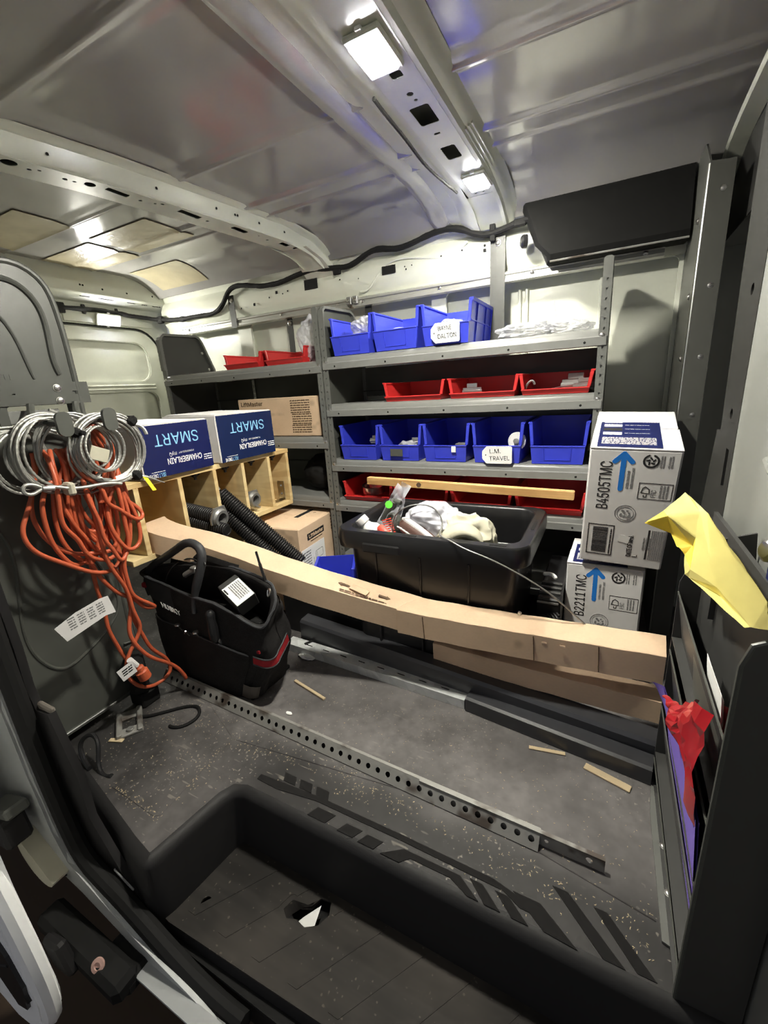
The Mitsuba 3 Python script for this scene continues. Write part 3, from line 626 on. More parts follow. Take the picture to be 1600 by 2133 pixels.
for i, x in enumerate(xs3): B3.append(bin_parts(.170 if i < 4 else .174, .27, .132, .058, x, 1.428, S3, BINB, lb3[i]))
tag(B3[3], (-.368, 1.4200, S3 + .000), .098, .058, [('L.M.', .024, .034, .036, .014), ('TRAVEL', .024, .010, .066, .014)], .001)
part(B3[1], 'label', bx(-.715, -.665, 1.4235, 1.425, S3 + .018, S3 + .045, 0), PANELG, False)
part(B3[2], 'paper_scrap', bx(-.478, -.462, 1.4245, 1.426, S3 + .035, S3 + .056, 0), WHITE, False)
R2 = [bin_parts(.232 if x < -.3 else .212, .25, .066, .016, x, 1.430, S2, BINR, l) for x, l in ((-.738, 'empty red bin on the second shelf, leftmost of its row'), (-.492, 'red bin on the second shelf holding a square bracket'), (-.258, 'red bin on the second shelf with grey hinges, next to the right upright'))]
R4 = [bin_parts(.222, .25, .075, .018, x, 1.430, S4, BINR, l) for x, l in ((-.948, 'red bin with a round tin ring, on the lowest visible shelf'), (-.720, 'red bin behind the left half of the wooden stick'), (-.493, 'red bin behind the middle of the wooden stick'), (-.264, 'red bin at the right end of the lowest visible shelf'))]
RA = [bin_parts(.210, .22, .062, .020, x, 1.445, SA, BINR, l) for x, l in ((-1.525, 'left red bin on top of the rear shelving unit'), (-1.292, 'red bin on top of the rear shelving unit, half behind a clear bag'))]

# hardware in the bins
def hw(base, label, category, mesh, mat, group=None):
    k = thing(base, label, category, group); obj(k, mesh, mat); return k
def hinge(o, s=1.0, rz=0):
    m = [bx(-.032, .032, 0, .004, 0, .026, .001), bx(-.018, .018, -.002, .002, .026, .040, .001), cyl((-.034, .002, .013), (.034, .002, .013), .006, 10)]
    g = cat(m + [bolt(A(x, 0, .033), -Y_, .003, .002) for x in (-.012, 0, .012)]); g.apply_scale(s); return tf(g, rot(Z_, rz), o)
hw('bracket', 'square zinc bracket with three holes in the middle red bin', 'bracket', hinge((-.425, 1.50, S2 + .006), 1.0, 4), CHROME)
hw('hinge', 'grey steel hinge behind the white strip in the right red bin', 'hinge', cat(hinge((-.10, 1.53, S2 + .006), 1.3, -8), hinge((-.075, 1.50, S2 + .006), .9, 10)), ZINC)
hw('metal_strip', 'bright flat strip lying over the front of the right red bin', 'strip', tf(bx(-.05, .05, -.006, .006, 0, .002, .0005), rot(Y_, -8), (-.14, 1.46, S2 + .018)), CHROME)
hw('roller', 'small grey roller at the right end of the red bin', 'roller', cyl((-.05, 1.52, S2 + .025), (-.02, 1.52, S2 + .027), .018, 14), ZINC)
hw('hook', 'small bent hook in the right red bin', 'hook', tube(smoothpath([(-.235, 1.47, S2 + .004), (-.235, 1.47, S2 + .035), (-.225, 1.47, S2 + .042), (-.215, 1.47, S2 + .03)], 20), .004, 6), ZINC)
hw('hinge', 'small dark hinge in the leftmost blue bin of the row of five', 'hinge', hinge((-.815, 1.50, S3 + .055), .8, 0), ZINC)
hw('bracket', 'shiny bracket under a clear film in the second blue bin', 'bracket', cat(hinge((-.645, 1.50, S3 + .05), .7, 20), hinge((-.625, 1.53, S3 + .04), .7, -20)), ZINC)
hw('hinge', 'folded steel plate in the middle blue bin', 'hinge', cat(bx(-.475, -.435, 1.46, 1.50, S3 + .05, S3 + .060, .001), bx(-.49, -.44, 1.47, 1.51, S3 + .046, S3 + .049, .001)), ZINC)
k = thing('pulley', 'round white pulley wheel in the L.M. TRAVEL bin', 'pulley')
obj(k + '__wheel', lathe([(0, 0), (.008, 0), (.010, .006), (.022, .004), (.028, 0), (.030, .004), (.030, .012), (.026, .015), (.010, .012), (0, .014)], A(-.262, 1.475, S3 + .068), A(-.2, -1, .1)), WHITE)
obj(k + '__hub', lathe([(0, 0), (.009, 0), (.008, .008), (0, .009)], A(-.265, 1.461, S3 + .069), A(-.2, -1, .1)), ZINC)
hw('tin_ring', 'round tin ring standing in the red bin on the left', 'tin', lathe([(.040, 0), (.046, .002), (.046, .028), (.048, .030), (.044, .031), (.042, .028), (.042, .003), (.040, 0)], A(-.838, 1.500, S4 + .022), A(.05, -.1, 1), 32), CHROME)
k = thing('wooden_stick', 'long pale wooden stick lying across the red bins of the lowest visible shelf', 'wood')
sm = bx(-.365, .365, -.012, .012, -.014, .014, .002); obj(k, tf(sm, rot(Y_, 1.3), (-.44, 1.400, .505)), PINE)
part(k, 'knot', tf(cyl((0, 0, 0), (0, -.0008, 0), .009, 12), None, (-.59, 1.388, .508)), BROWNINK)

# clear bags
def bag(label, c, size, seed, mat='film_clear', amp=.35, sub=4, freq=2.2):
    return hw('plastic_bag', label, 'plastic bag', blob(c, size, seed, amp, freq, sub, 1.3), mat)
bag('crumpled clear bag sticking out of the left blue bin on the top shelf', (-.845, 1.54, S1 + .085), (.062, .07, .055), 3, 'film_clear', .4)
bag('tall crumpled clear bag on top of the rear shelving unit', (-1.095, 1.52, SA + .085), (.058, .05, .088), 5, 'film_clear', .3)
bag('flat clear bag of small parts lying on the top shelf beside the blue bins', (-.255, 1.50, S1 + .018), (.088, .07, .026), 9, 'film_clear', .35)
bag('low clear bag at the right end of the top shelf', (-.13, 1.56, S1 + .018), (.07, .06, .026), 11, 'film_clear', .3)
bag('clear film in the middle blue bin on the top shelf', (-.69, 1.50, S1 + .062), (.04, .04, .016), 13, 'film_clear', .3)
bag('small clear bag in the WAYNE DALTON bin', (-.50, 1.51, S1 + .065), (.045, .05, .02), 15, 'film_clear', .35)
bag('small clear bag in the second blue bin of the row of five', (-.66, 1.46, S3 + .052), (.035, .02, .022), 17, 'film_clear', .35)
part('plastic_bag_002', 'corner', trimesh.Trimesh([(-.21, 1.49, S1 + .02), (-.17, 1.50, S1 + .095), (-.16, 1.52, S1 + .02), (-.25, 1.50, S1 + .03)], [(0, 1, 2), (0, 3, 1)], process=False), 'film_clear', False)

# black bags on the low rear shelf
hw('duffel_bag', 'black soft bag on the low shelf beside the wooden cubbies', 'bag', blob((-1.12, 1.58, .505), (.10, .10, .085), 21, .15, 2.0), BLKMT)
# ------------------------------------------------------------------ brown carton on the rear unit
k = thing('carton', 'long brown carton with printed list on the rear shelf, behind the blue cartons', 'box')
obj(k + '__body', bx(-1.485, -1.045, 1.46, 1.70, .677, .838, .003), CARD)
part(k, 'lettering', text('LiftMaster', .017, A(-1.468, 1.4595, .808), X_, Z_, width=.125, bold=True), BROWNINK)
for i in range(2): part(k, 'small_print', lines(A(-1.19 + .004 * i, 1.4595, .825 - .055 * i), X_, Z_, 5 if i else 6, .10, .0095, 30 + i), BROWNINK, False)
part(k, 'small_print', lines(A(-1.19, 1.4595, .725), X_, Z_, 4, .10, .0095, 39), BROWNINK, False)
part(k, 'flap_edge', bx(-1.045, -1.040, 1.455, 1.70, .68, .835, .001), CARD)
# ------------------------------------------------------------------ wooden cubbies (their fronts face the cab, +x)
CX, CB = -1.190, -1.47
cz0, cz1, czt = .395, .412, .632
k = thing('wooden_cubby', 'plywood row of cubby holes carrying the two navy cartons', 'cubby')
part(k, 'top_board', bx(CB, CX, .700, 1.410, czt - .016, czt, .001), PLYW)
part(k, 'bottom_board', bx(CB, CX, .675, 1.404, cz0, cz1, .001), PLYW)
part(k, 'back_board', bx(CB, CB + .008, .70, 1.404, cz1, czt - .016, 0), PLYW)
part(k, 'end_board', bx(CB, CX + .001, 1.389, 1.405, cz1, czt - .016, .001), PLYW)
part(k, 'end_board', bx(CB, CX + .001, .722, .738, cz1, czt - .016, .001), PLYW)
for y in (.868, 1.007, 1.138, 1.277): part(k, 'divider', bx(CB + .008, CX + .002, y, y + .015, cz1, czt - .016, .001), PLYW)
for y in (1.098, 1.36): part(k, 'support', bx(CB + (.0 if y < 1.2 else 0), CX - .004 if y < 1.2 else -1.29, y, y + .016, 0, cz0, .001), PLYW)
br = part(k, 'corner_bracket', cat(bx(-1.25, -1.215, 1.386, 1.389, .416, .495, .001), bx(-1.25, -1.215, 1.335, 1.389, .412, .415, .001)), CHROME, label='bright metal corner bracket')
for z in (.44, .475): part(br, 'screw', bolt(A(-1.232, 1.386, z), -Y_, .004), ZINC)
for y in (.955, 1.085, 1.215, 1.335): part(k, 'hex_bolt', cat(lathe([(0, 0), (.010, 0), (.010, .012), (.005, .012), (.005, .022), (0, .022)], A(-1.215, y, czt - .016), -Z_, 6), bx(-1.225, -1.205, y - .012, y + .012, czt - .024, czt - .016, .001)), SPRING)

# navy cartons, printed upside down
def smart(label, y0, y1, z0, z1, x1, d, mat, yaw):
    k = thing('carton', label, 'box')
    w, h = y1 - y0, z1 - z0
    R = rot(Z_, yaw); o = A(x1, y0, z0)
    P = lambda m: tf(m, R, o)
    part(k, 'body', P(bx(-d, 0, 0, w, 0, h, .003)), CARTON)
    part(k, 'printed_end', P(bx(.0002, .0012, .002, w - .001, .001, h - .003, .0004)), mat, label='navy printed end of the carton')
    part(k, 'side_flap', P(bx(-d + .01, -.002, -.0016, -.0002, .003, h - .012, .0004)), CARTON)
    for i in range(3): part(k, 'flap', P(tf(bx(-d + .01, -.004, .004 + i * .003, w - .004 - i * .01, h - .001, h + .0012, .0004), rot(Y_, .6 * i))), CARTON)
    N = A(1, 0, 0); U, V = -Y_, -Z_
    T = lambda s, hh, fy, fz, ww, m, b=False, base='lettering': part(k, base, P(text(s, hh, A(.0012, w * fy, h * fz), U, V, .0005, b, ww)), m)
    T('SMART', .034, .83, .80, w * .62, SKYBL)
    T('POWERED BY', .0055, .72, .425, w * .22, WHITE); T('myQ', .012, .47, .43, w * .10, WHITE)
    T('CHAMBERLAIN', .0175, .83, .325, w * .50, WHITE, True)
    T('BELT', .012, .27, .085, w * .09, SKYBL); T('DRIVE', .011, .17, .085, w * .11, WHITE, True)
    part(k, 'small_print', P(lines(A(.0012, w * .27, h * .11), U, V, 1, w * .18, .004, 50)), WHITE, False)
    part(k, 'small_print', P(lines(A(.0012, w * .985, h * .17), U, V, 3, w * .13, .007, 51)), WHITE, False)
    return k
smart('navy SMART carton at the left on the wooden cubbies, beside the cable coils', .754, 1.010, .634, .790, -1.172, .27, NAVY, 1.5)
smart('navy SMART carton at the right on the wooden cubbies, below the brown carton', 1.040, 1.318, .634, .797, -1.172, .27, NAVY2, .5)

# torsion springs with cast cones
def spring(label, a, b, r, cone_at=None, group=None, pitch=.0085):
    k = thing('torsion_spring', label, 'spring', group)
    a, b = A(*a), A(*b); L = np.linalg.norm(b - a); t = (b - a) / L
    u = np.cross(t, Z_); u /= np.linalg.norm(u); w = np.cross(t, u)
    n = int(L / pitch) * 16
    s = np.linspace(0, 1, n); ang = s * L / pitch * 2 * np.pi
    P = a + s[:, None] * L * t + r * (np.cos(ang)[:, None] * u + np.sin(ang)[:, None] * w)
    obj(k + '__coil', tube(P, .0034, 6), SPRING, True)
    part(k, 'core', cyl(a, b, r - .002, 16), BLKMT)
    if cone_at is not None:
        prof = [(r * .78, -.02), (r * .85, 0), (r * 1.0, .006), (r * 1.35, .014), (r * 1.4, .022), (r * 1.18, .030), (r * .80, .030), (r * .70, .0), (r * .70, -.02)]
        m = lathe(prof, a, -t, 28)
        fl = tf(plate(Polygon([(-r * 1.5, -r * .7), (r * 1.5, -r * .7), (r * 1.6, r * .2), (r * 1.0, r * 1.6), (-r * 1.0, r * 1.6), (-r * 1.6, r * .2)]).difference(circ(0, 0, r * 1.2, 8)), A(0, 0, .012), X_, Y_, .006), np.stack([u, -w, -t], 1) if np.linalg.det(np.stack([u, -w, -t], 1)) > 0 else np.stack([-u, -w, -t], 1), a)
        c = part(k, 'winding_cone', cat(m, fl), ZINC, label='grey cast cone at the end of the spring')
        part(c, 'stud', cyl(a - t * .02 + w * r * 1.3, a - t * .045 + w * r * 1.3, .005, 10), CHROME)
    return k
spring('black spring with a grey cast cone, in the second cubby', (-1.150, .955, .468), (-1.44, .935, .505), .024, True)
spring('black spring under the one with the cone, in the same cubby', (-1.10, .950, .416 + .012), (-1.44, .905, .485), .019)
spring('upper of the two black springs sloping out of the third cubby', (-1.215, 1.045, .525), (-.955, 1.128, .262), .024, None)
spring('lower of the two black springs sloping out of the third cubby', (-1.215, 1.040, .468), (-.985, 1.085, .240), .024, None)
part('torsion_spring_002', 'end_loop', tf(lathe([(.006, -.004), (.011, -.004), (.011, .012), (.006, .012), (.006, -.004)], A(0, 0, 0), A(-.3, 0, .4), 14), None, (-1.222, 1.043, .536)), ZINC)
spring('spring in the fourth cubby showing only its grey cone', (-1.235, 1.205, .462), (-1.45, 1.20, .475), .022, True)

# square carton in front of the cubbies
k = thing('carton', 'square brown carton with a black name strip, standing before the wooden cubbies', 'box')
bm = bx(-.265, 0, 0, .34, 0, .358, .004); R = rot(Z_, 5); o = A(-1.006, 1.195, 0)
obj(k + '__body', tf(bm, R, o), CARD)
PP = lambda m: tf(m, R, o)
for y0, z0, w in ((.055, .315, .125),):
    s = part(k, 'name_strip', PP(bx(.0002, .001, y0, y0 + w, z0 - .020, z0 + .006, 0)), INK, False)
    part(s, 'lettering', PP(text('LiftMaster', .0145, A(.001, y0 + .008, z0 - .014), Y_, Z_, .0005, True, w - .016)), CARD)
part(k, 'small_print', PP(lines(A(.0006, .075, .288), Y_, Z_, 1, .09, .007, 61)), BROWNINK, False)
lb = part(k, 'white_label', PP(bx(.0002, .001, .004, .175, .06, .268, 0)), WHITE, False)
part(lb, 'small_print', PP(lines(A(.001, .012, .255), Y_, Z_, 12, .055, .011, 62)), GREYINK, False)
part(lb, 'line_drawing', PP(plate(unary_union([rrect(.10, .158, .20, .235, .006).difference(rrect(.102, .156, .202, .233, .005)), sbox(.085, .16, .087, .215), sbox(.085, .16, .15, .162), sbox(.11, .205, .112, .23)]), A(.001, 0, 0), Y_, Z_, .0005)), GREYINK, False)
part(k, 'white_label', PP(bx(-.07, -.001, -.001, -.0002, .06, .23, 0)), CARTON, False)
part(k, 'side_print', PP(lines(A(.0006, .24, .345), Y_, Z_, 5, .08, .014, 63)), BROWNINK, False)
part(k, 'top_strip', PP(tf(bx(-.010, .010, -.06, .06, 0, .0008, 0), rot(Z_, -2), (-.10, .20, .3582))), INK, False)
part(k, 'tape', PP(bx(-.262, -.003, .168, .172, .358, .3585, 0)), CARD, False)
for (x, y) in ((-.06, .22), (-.03, .27)): part(k, 'tear', PP(tf(trimesh.creation.box((.012, .005, .0006)), rot(Z_, 30), (x, y, .3584))), BROWNINK, False)

# ------------------------------------------------------------------ white cartons by the partition
def pose(e, o):
    c = trimesh.transformations.euler_matrix(*e, axes='rzxy')[:3, :3]; return c, A(*o)
def white_carton(label, R, o, w, h, d, code, full):
    k = thing('carton', label, 'box')
    P = lambda m: tf(m, R, o)
    part(k, 'body', P(bx(0, w, 0, d, -h, 0, .004)), CARTON)
    F = lambda x, z: A(x, -.0003, -z)
    U, V = X_, Z_
    UV, VV = Z_, -X_                                                    # lettering that reads upwards
    part(k, 'lettering', P(text(code, .026, F(.052, .158), UV, VV, .0005, width=.125)), INK)
    arrow = unary_union([LineString([(0, 0), (0, .088)]).buffer(.0055), LineString([(-.018, .070), (0, .090), (.018, .070)]).buffer(.0055)])
    part(k, 'arrow', P(plate(arrow, F(.074, .100), U, V, .0005)), BLUE)
    for i, (s, ww) in enumerate((('OPEN THIS END', .046), ('ABRIR POR ESTE LADO', .054))): part(k, 'lettering', P(text(s, .005, F(.090 + i * .009, .098), UV, VV, .0004, True, ww)), GREYINK)
    rc = circ(0, 0, .0165, 12).difference(circ(0, 0, .0125, 12)).difference(sbox(-.004, .008, .004, .02))
    for a in range(5): rc = rc.union(LineString([(.0045 * math.cos(a * 1.2566), .0045 * math.sin(a * 1.2566)), (.0085 * math.cos(a * 1.2566 + .5), .0085 * math.sin(a * 1.2566 + .5))]).buffer(.0018, 3))
    part(k, 'recycling_mark', P(plate(rc, F(.129, .026), U, V, .0005)), INK)
    for i in range(2): part(k, 'small_print', P(lines(F(.147 + i * .016, .040), UV, VV, 2, .028, .005, 70 + i)), GREYINK, False)
    fr = sbox(0, 0, .068, .042).difference(sbox(.001, .001, .067, .041))
    tree = LineString([(.012, .010), (.012, .006), (.018, .006), (.018, .012)]).union(LineString([(.006, .016), (.009, .028), (.014, .032), (.022, .026), (.023, .015), (.006, .016)])).buffer(.0008)
    part(k, 'tree_mark', P(plate(unary_union([fr, tree]), F(.112, .122), U, V, .0005)), INK)
    part(k, 'lettering', P(text('FSC', .010, F(.148, .116), UV, VV, .0004, width=.018)), GREYINK)
    part(k, 'small_print', P(lines(F(.155, .116), UV, VV, 3, .032, .0065, 73)), GREYINK, False)
    ring = circ(0, 0, .023, 14).difference(circ(0, 0, .0215, 14)).union(circ(0, 0, .018, 14).difference(circ(0, 0, .0172, 14)))
    rr = np.random.default_rng(3)
    for q in range(16): ring = ring.union(circ(*(rr.uniform(-.011, .011, 2)), rr.uniform(.001, .0035)))
    part(k, 'round_seal', P(plate(ring, F(.092, .165), U, V, .0005)), GREYINK)
    fb = sbox(0, 0, .060, .090).difference(sbox(.002, .002, .058, .088))
    part(k, 'barcode_frame', P(plate(fb, F(.014, .292), U, V, .0005)), INK)
    if full:
        bars = []; z = .008
        while z < .080:
            b = rr.uniform(.0006, .0028); bars.append(sbox(.012, z, .046, z + b)); z += b + rr.uniform(.0006, .002)
        part(k, 'barcode', P(plate(unary_union(bars), F(.014, .292), U, V, .0005)), INK)
        part(k, 'small_print', P(lines(F(.066, .288), UV, VV, 1, .075, .006, 76)), INK, False)
        part(k, 'lettering', P(text('DATE OF MFG.', .0105, F(.118, .288), UV, VV, .0005, True, .062)), INK)
        part(k, 'lettering', P(text('L', .011, F(.132, .288), UV, VV, .0005)), INK)
        part(k, 'small_print', P(lines(F(.140, .262), UV, VV, 3, .035, .006, 77)), GREYINK, False)
        part(k, 'fine_print', P(lines(F(.155, .290), UV, VV, 7, .085, .0042, 78)), GREYINK, False)
        part(k, 'print_bar', P(bx(.148, .152, -.0006, -.0002, -.29, -.205, 0)), INK, False)
        part(k, 'paper_scrap', P(tf(bx(-.012, .012, -.0008, 0, -.010, .010, 0), rot(Y_, 12), F(.098, .238))), WHITE, False)
    # top
    tp = part(k, 'top_print', P(bx(.014, .148, .008, d * .80, .0028, .0036, 0)), NAVY, False, label='navy printed panel on top')
    for i in range(4): part(tp, 'white_block', P(bx(.022, .064, .095 + i * .033, .116 + i * .033, .0036, .0040, 0)), INK if i == 1 else WHITE, False)
    for i in range(4): part(tp, 'small_print', P(lines(A(.070, .110 + i * .033, .0036), X_, Y_, 1, .055, .004, 80 + i)), CARTON, False)
    part(tp, 'small_print', P(lines(A(.022, .075, .0036), X_, Y_, 8, .115, .0065, 87)), CARTON, False)
    part(tp, 'lettering', P(text('myQ', .010, A(.020, d * .755, .0036), X_, Y_, .0004)), SKYBL)
    part(k, 'flap', P(tf(bx(0, w, 0, d * .5 - .001, 0, .0022, .0005), rot(X_, .4))), CARTON)
    part(k, 'flap', P(tf(bx(.002, w - .002, 0, d * .47, 0, .0022, .0005), rot(X_, 1.5), (0, d * .52, .0002))), CARTON)
    return k
R, o = pose((-.022, .197, .032), (-.033, 1.130, .683))
white_carton('white carton B4505TMC on top of the stack by the partition', R, o, .188, .318, .300, 'B4505TMC', True)
R, o = pose((-.02, .0, .0), (-.072, 1.205, .352))
white_carton('white carton B2211TMC under the other white carton', R, o, .188, .352, .200, 'B2211TMC', False)

# ------------------------------------------------------------------ black tote
k = thing('tote', 'black plastic tote full of odds and ends, without its lid', 'tote')
def ring(x0, x1, y0, y1, r, n=10):
    g = []
    for cx, cy, a0 in ((x1 - r, y1 - r, 0), (x0 + r, y1 - r, 90), (x0 + r, y0 + r, 180), (x1 - r, y0 + r, 270)):
        for a in np.linspace(a0, a0 + 90, n): g.append((cx + r * math.cos(math.radians(a)), cy + r * math.sin(math.radians(a))))
    return np.array(g)
tx0, tx1, ty0, ty1, tz = -.705, -.145, .990, 1.375, .458
secs = [(.055, .055, .004, .0), (.040, .035, .012, .05), (.034, .04, .25, .05), (.030, .04, .395, .05), (.018, .045, .397, .055), (.0, .05, .405, .055), (-.002, .05, .425, .06), (.0, .05, .452, .06), (.004, .05, .458, .06), (.028, .05, .458, .055), (.034, .045, .452, .05), (.040, .04, .42, .05), (.052, .045, .03, .05), (.10, .03, .016, .03)]
rows = []
for ins, r, z, _ in secs:
    p = ring(tx0 + ins, tx1 - ins, ty0 + ins, ty1 - ins, r); rows.append(np.c_[p, np.full(len(p), z)])
part(k, 'tub', grid(np.array(rows).transpose(1, 0, 2)[:, ::-1] if False else np.array(rows).transpose(1, 0, 2), True), BLKPL, 35)
part(k, 'base', bx(tx0 + .06, tx1 - .06, ty0 + .06, ty1 - .06, .002, .016, .001), BLKPL)
for p in ((-.46, ty0 + .016), (-.22, ty0 + .016), (-.42, ty1 - .016), (-.22, ty1 - .016)): part(k, 'rim_slot', bx(p[0] - .02, p[0] + .02, p[1] - .005, p[1] + .005, .4575, .4588, 0), BLKMT, False)
for x in (tx0 + .016, tx1 - .016): part(k, 'rim_slot', bx(x - .005, x + .005, 1.15, 1.23, .4575, .4588, 0), BLKMT, False)
part(k, 'handle', bx(tx0 + .10, tx0 + .22, ty0 - .006, ty0 + .012, .400, .428, .004), BLKPL)
for x in (-.58, -.44, -.30): part(k, 'wall_rib', bx(x - .003, x + .003, ty0 + .027, ty0 + .036, .03, .39, .001), BLKPL)
part(k, 'inner_step', bx(-.30, -.22, ty1 - .053, ty1 - .044, .33, .345, .003), BLKPL)
# its contents
hw('filler_rags', 'dark rags filling the black tote', 'rags', blob((-.43, 1.18, .30), (.21, .125, .06), 31, .2, 2.5), BLKMT)
bt = thing('bottle', 'white plastic bottle lying against the left wall of the tote', 'bottle')
ax = A(-.045, -.01, .055); ax /= np.linalg.norm(ax)
obj(bt + '__body', lathe([(0, -.13), (.030, -.128), (.034, -.12), (.034, -.045), (.030, -.025), (.017, -.010), (.015, .0), (0, .0)], A(-.632, 1.058, .462), ax), WHITE)
obj(bt + '__cap', lathe([(0, 0), (.0185, 0), (.0195, .002), (.0195, .018), (.018, .021), (0, .021)], A(-.632, 1.058, .462), ax, 30), CARTON)
pb = thing('plastic_bag', 'clear bag with a sprayer and a green sticker, in the left end of the tote', 'plastic bag')
n = 22; u, v = np.meshgrid(np.linspace(0, 1, n), np.linspace(0, 1, n), indexing='ij')
c00, c10, c01, c11 = A(-.66, 1.18, .42), A(-.585, 1.10, .36), A(-.583, 1.20, .558), A(-.555, 1.19, .54)
S = ((1 - u) * (1 - v))[..., None] * c00 + (u * (1 - v))[..., None] * c10 + ((1 - u) * v)[..., None] * c01 + (u * v)[..., None] * c11
wr = (meshkit.fbm(S * 28, 3, 4) - .5)[..., None] * .05
obj(pb + '__film', cat(grid(S + wr * A(.3, -1, .2)), grid(S + wr * A(.2, 1, .1) + A(.005, .03, 0))), 'film_clear', True)
part(pb, 'sprayer', cat(cyl((-.635, 1.185, .43), (-.585, 1.175, .505), .013, 12), cyl((-.585, 1.175, .505), (-.560, 1.17, .50), .008, 10), blob((-.585, 1.165, .43), (.028, .02, .04), 41, .1)), PANELG)
part(pb, 'sticker', tf(lathe([(0, 0), (.012, 0), (.012, .001), (0, .001)], A(0, 0, 0), A(.2, -1, .3), 20), None, (-.585, 1.135, .503)), GREEN)
part(pb, 'small_print', lines(A(-.605, 1.120, .455), A(.9, -.2, .35), A(-.3, 0, 1), 7, .04, .007, 91), GRIP, False)
gp = thing('hand_tool', 'tool with a red rubber grip sticking out beside the white bottle', 'tool')
obj(gp + '__grip', tube(smoothpath([(-.582, 1.06, .452), (-.562, 1.05, .445), (-.54, 1.045, .428), (-.512, 1.042, .400)], 20), np.r_[.008, np.full(17, .0125), .011, .009], 12), GRIP)
obj(gp + '__shaft', cyl((-.518, 1.042, .404), (-.47, 1.04, .36), .007), ZINC)
sh = thing('shoe', 'brown canvas shoe with white laces lying in the tote', 'shoe')
sp = smoothpath([(-.520, 1.09, .462), (-.480, 1.070, .452), (-.435, 1.058, .430), (-.395, 1.055, .400)], 24)
obj(sh + '__upper', tube(sp, np.interp(np.linspace(0, 1, 24), [0, .1, .5, .9, 1], [.012, .024, .026, .024, .012]), 14), LEATH)
obj(sh + '__sole', tube(sp + A(.004, -.006, .018), np.interp(np.linspace(0, 1, 24), [0, .1, .5, .9, 1], [.003, .010, .011, .010, .003]), 10), CARTON)
part(sh, 'laces', cat([tube(np.array([sp[i] + A(-.02, -.02, .002), sp[i] + A(-.005, -.027, .0), sp[i] + A(.01, -.02, -.012)]), .0025, 6) for i in range(3, 14, 2)]), WHITE)
bag('crumpled clear bag on top of the khaki cloth in the tote', (-.435, 1.135, .455), (.095, .075, .068), 43, 'film_milky', .30, 5, 1.6)
cl = thing('cloth', 'khaki canvas cloth with an open collar, heaped in the tote', 'cloth')
obj(cl + '__body', blob((-.345, 1.13, .425), (.095, .078, .074), 47, .16, 1.5, 5, 2.6), CANVAS, 25)
hoodp = [(-.395, 1.075, .405), (-.40, 1.068, .435), (-.37, 1.068, .470), (-.325, 1.075, .485), (-.29, 1.085, .465), (-.278, 1.09, .425), (-.283, 1.09, .395)]
hq = smoothpath(hoodp, 40)
obj(cl + '__collar', grid(np.stack([hq, hq + A(.01, -.035, -.006) + .006 * np.sin(np.linspace(0, 9, 40))[:, None] * A(0, 1, 0), hq + A(.02, -.045, -.022), hq * .55 + A(-.335, 1.065, .41) * .45 + A(0, -.02, 0)], 1)), CANVAS, True)
part(cl, 'eyelet', tf(lathe([(0, 0), (.006, 0), (.006, .003), (0, .003)], A(0, 0, 0), A(.1, -1, .2), 14), None, (-.298, 1.045, .425)), ZINC)
wr_ = thing('wire', 'thin stiff wire arching out of the tote and over its front rim', 'wire')
W = smoothpath([(-.535, 1.09, .40), (-.545, 1.07, .445), (-.530, 1.06, .490), (-.490, 1.06, .523), (-.452, 1.07, .53), (-.415, 1.085, .515), (-.39, 1.075, .48), (-.385, 1.04, .462), (-.345, .995, .462), (-.305, .980, .452), (-.250, .975, .437), (-.165, .985, .398), (-.086, 1.0, .345), (-.02, 1.02, .280), (.03, 1.03, .24)], 120)
obj(wr_, tube(W, .0022, 6), ZINC)
# blue bin on the floor beside the tote
bin_parts(.150, .16, .215, .16, -.925, 1.150, .0, BINB, 'blue bin on the floor between the square carton and the tote', rz=28)
# dark clutter between the tote and the white cartons
c1 = thing('tool_case', 'flat black tool case on the floor behind the long brown box, right of the tote', 'case')
obj(c1 + '__body', bx(-.135, -.075, 1.10, 1.42, .0, .285, .004), BLKPL)
for i in range(3): part(c1, 'rib', bx(-.133, -.078, 1.125 + i * .03, 1.137 + i * .03, .285, .292, .001), DARKST)
part(c1, 'strip', bx(-.134, -.080, 1.098, 1.1, .27, .276, .0005), ZINC)
kk = thing('pen', 'white slim handle on top of the black tool case', 'handle')
obj(kk, tube(smoothpath([(-.135, 1.22, .300), (-.115, 1.22, .303), (-.098, 1.205, .298)], 14), np.r_[.003, np.full(12, .006), .004], 8), WHITE)
hw('plier', 'small silver clip hanging at the right wall of the tote', 'clip', cat(cyl((-.172, 1.012, .255), (-.163, 1.01, .215), .004), cyl((-.163, 1.012, .28), (-.172, 1.012, .255), .005)), CHROME)
spring('short black coil spring lying right of the tote', (-.16, 1.04, .215), (-.08, 1.10, .225), .022, None)
hw('duct_tube', 'dusty ribbed tube on the floor beside the white cartons', 'tube', cat(cyl((-.105, 1.05, .14), (-.088, 1.20, .16), .022, 16), bx(-.125, -.08, 1.05, 1.2, 0, .12, .003)), RUST)
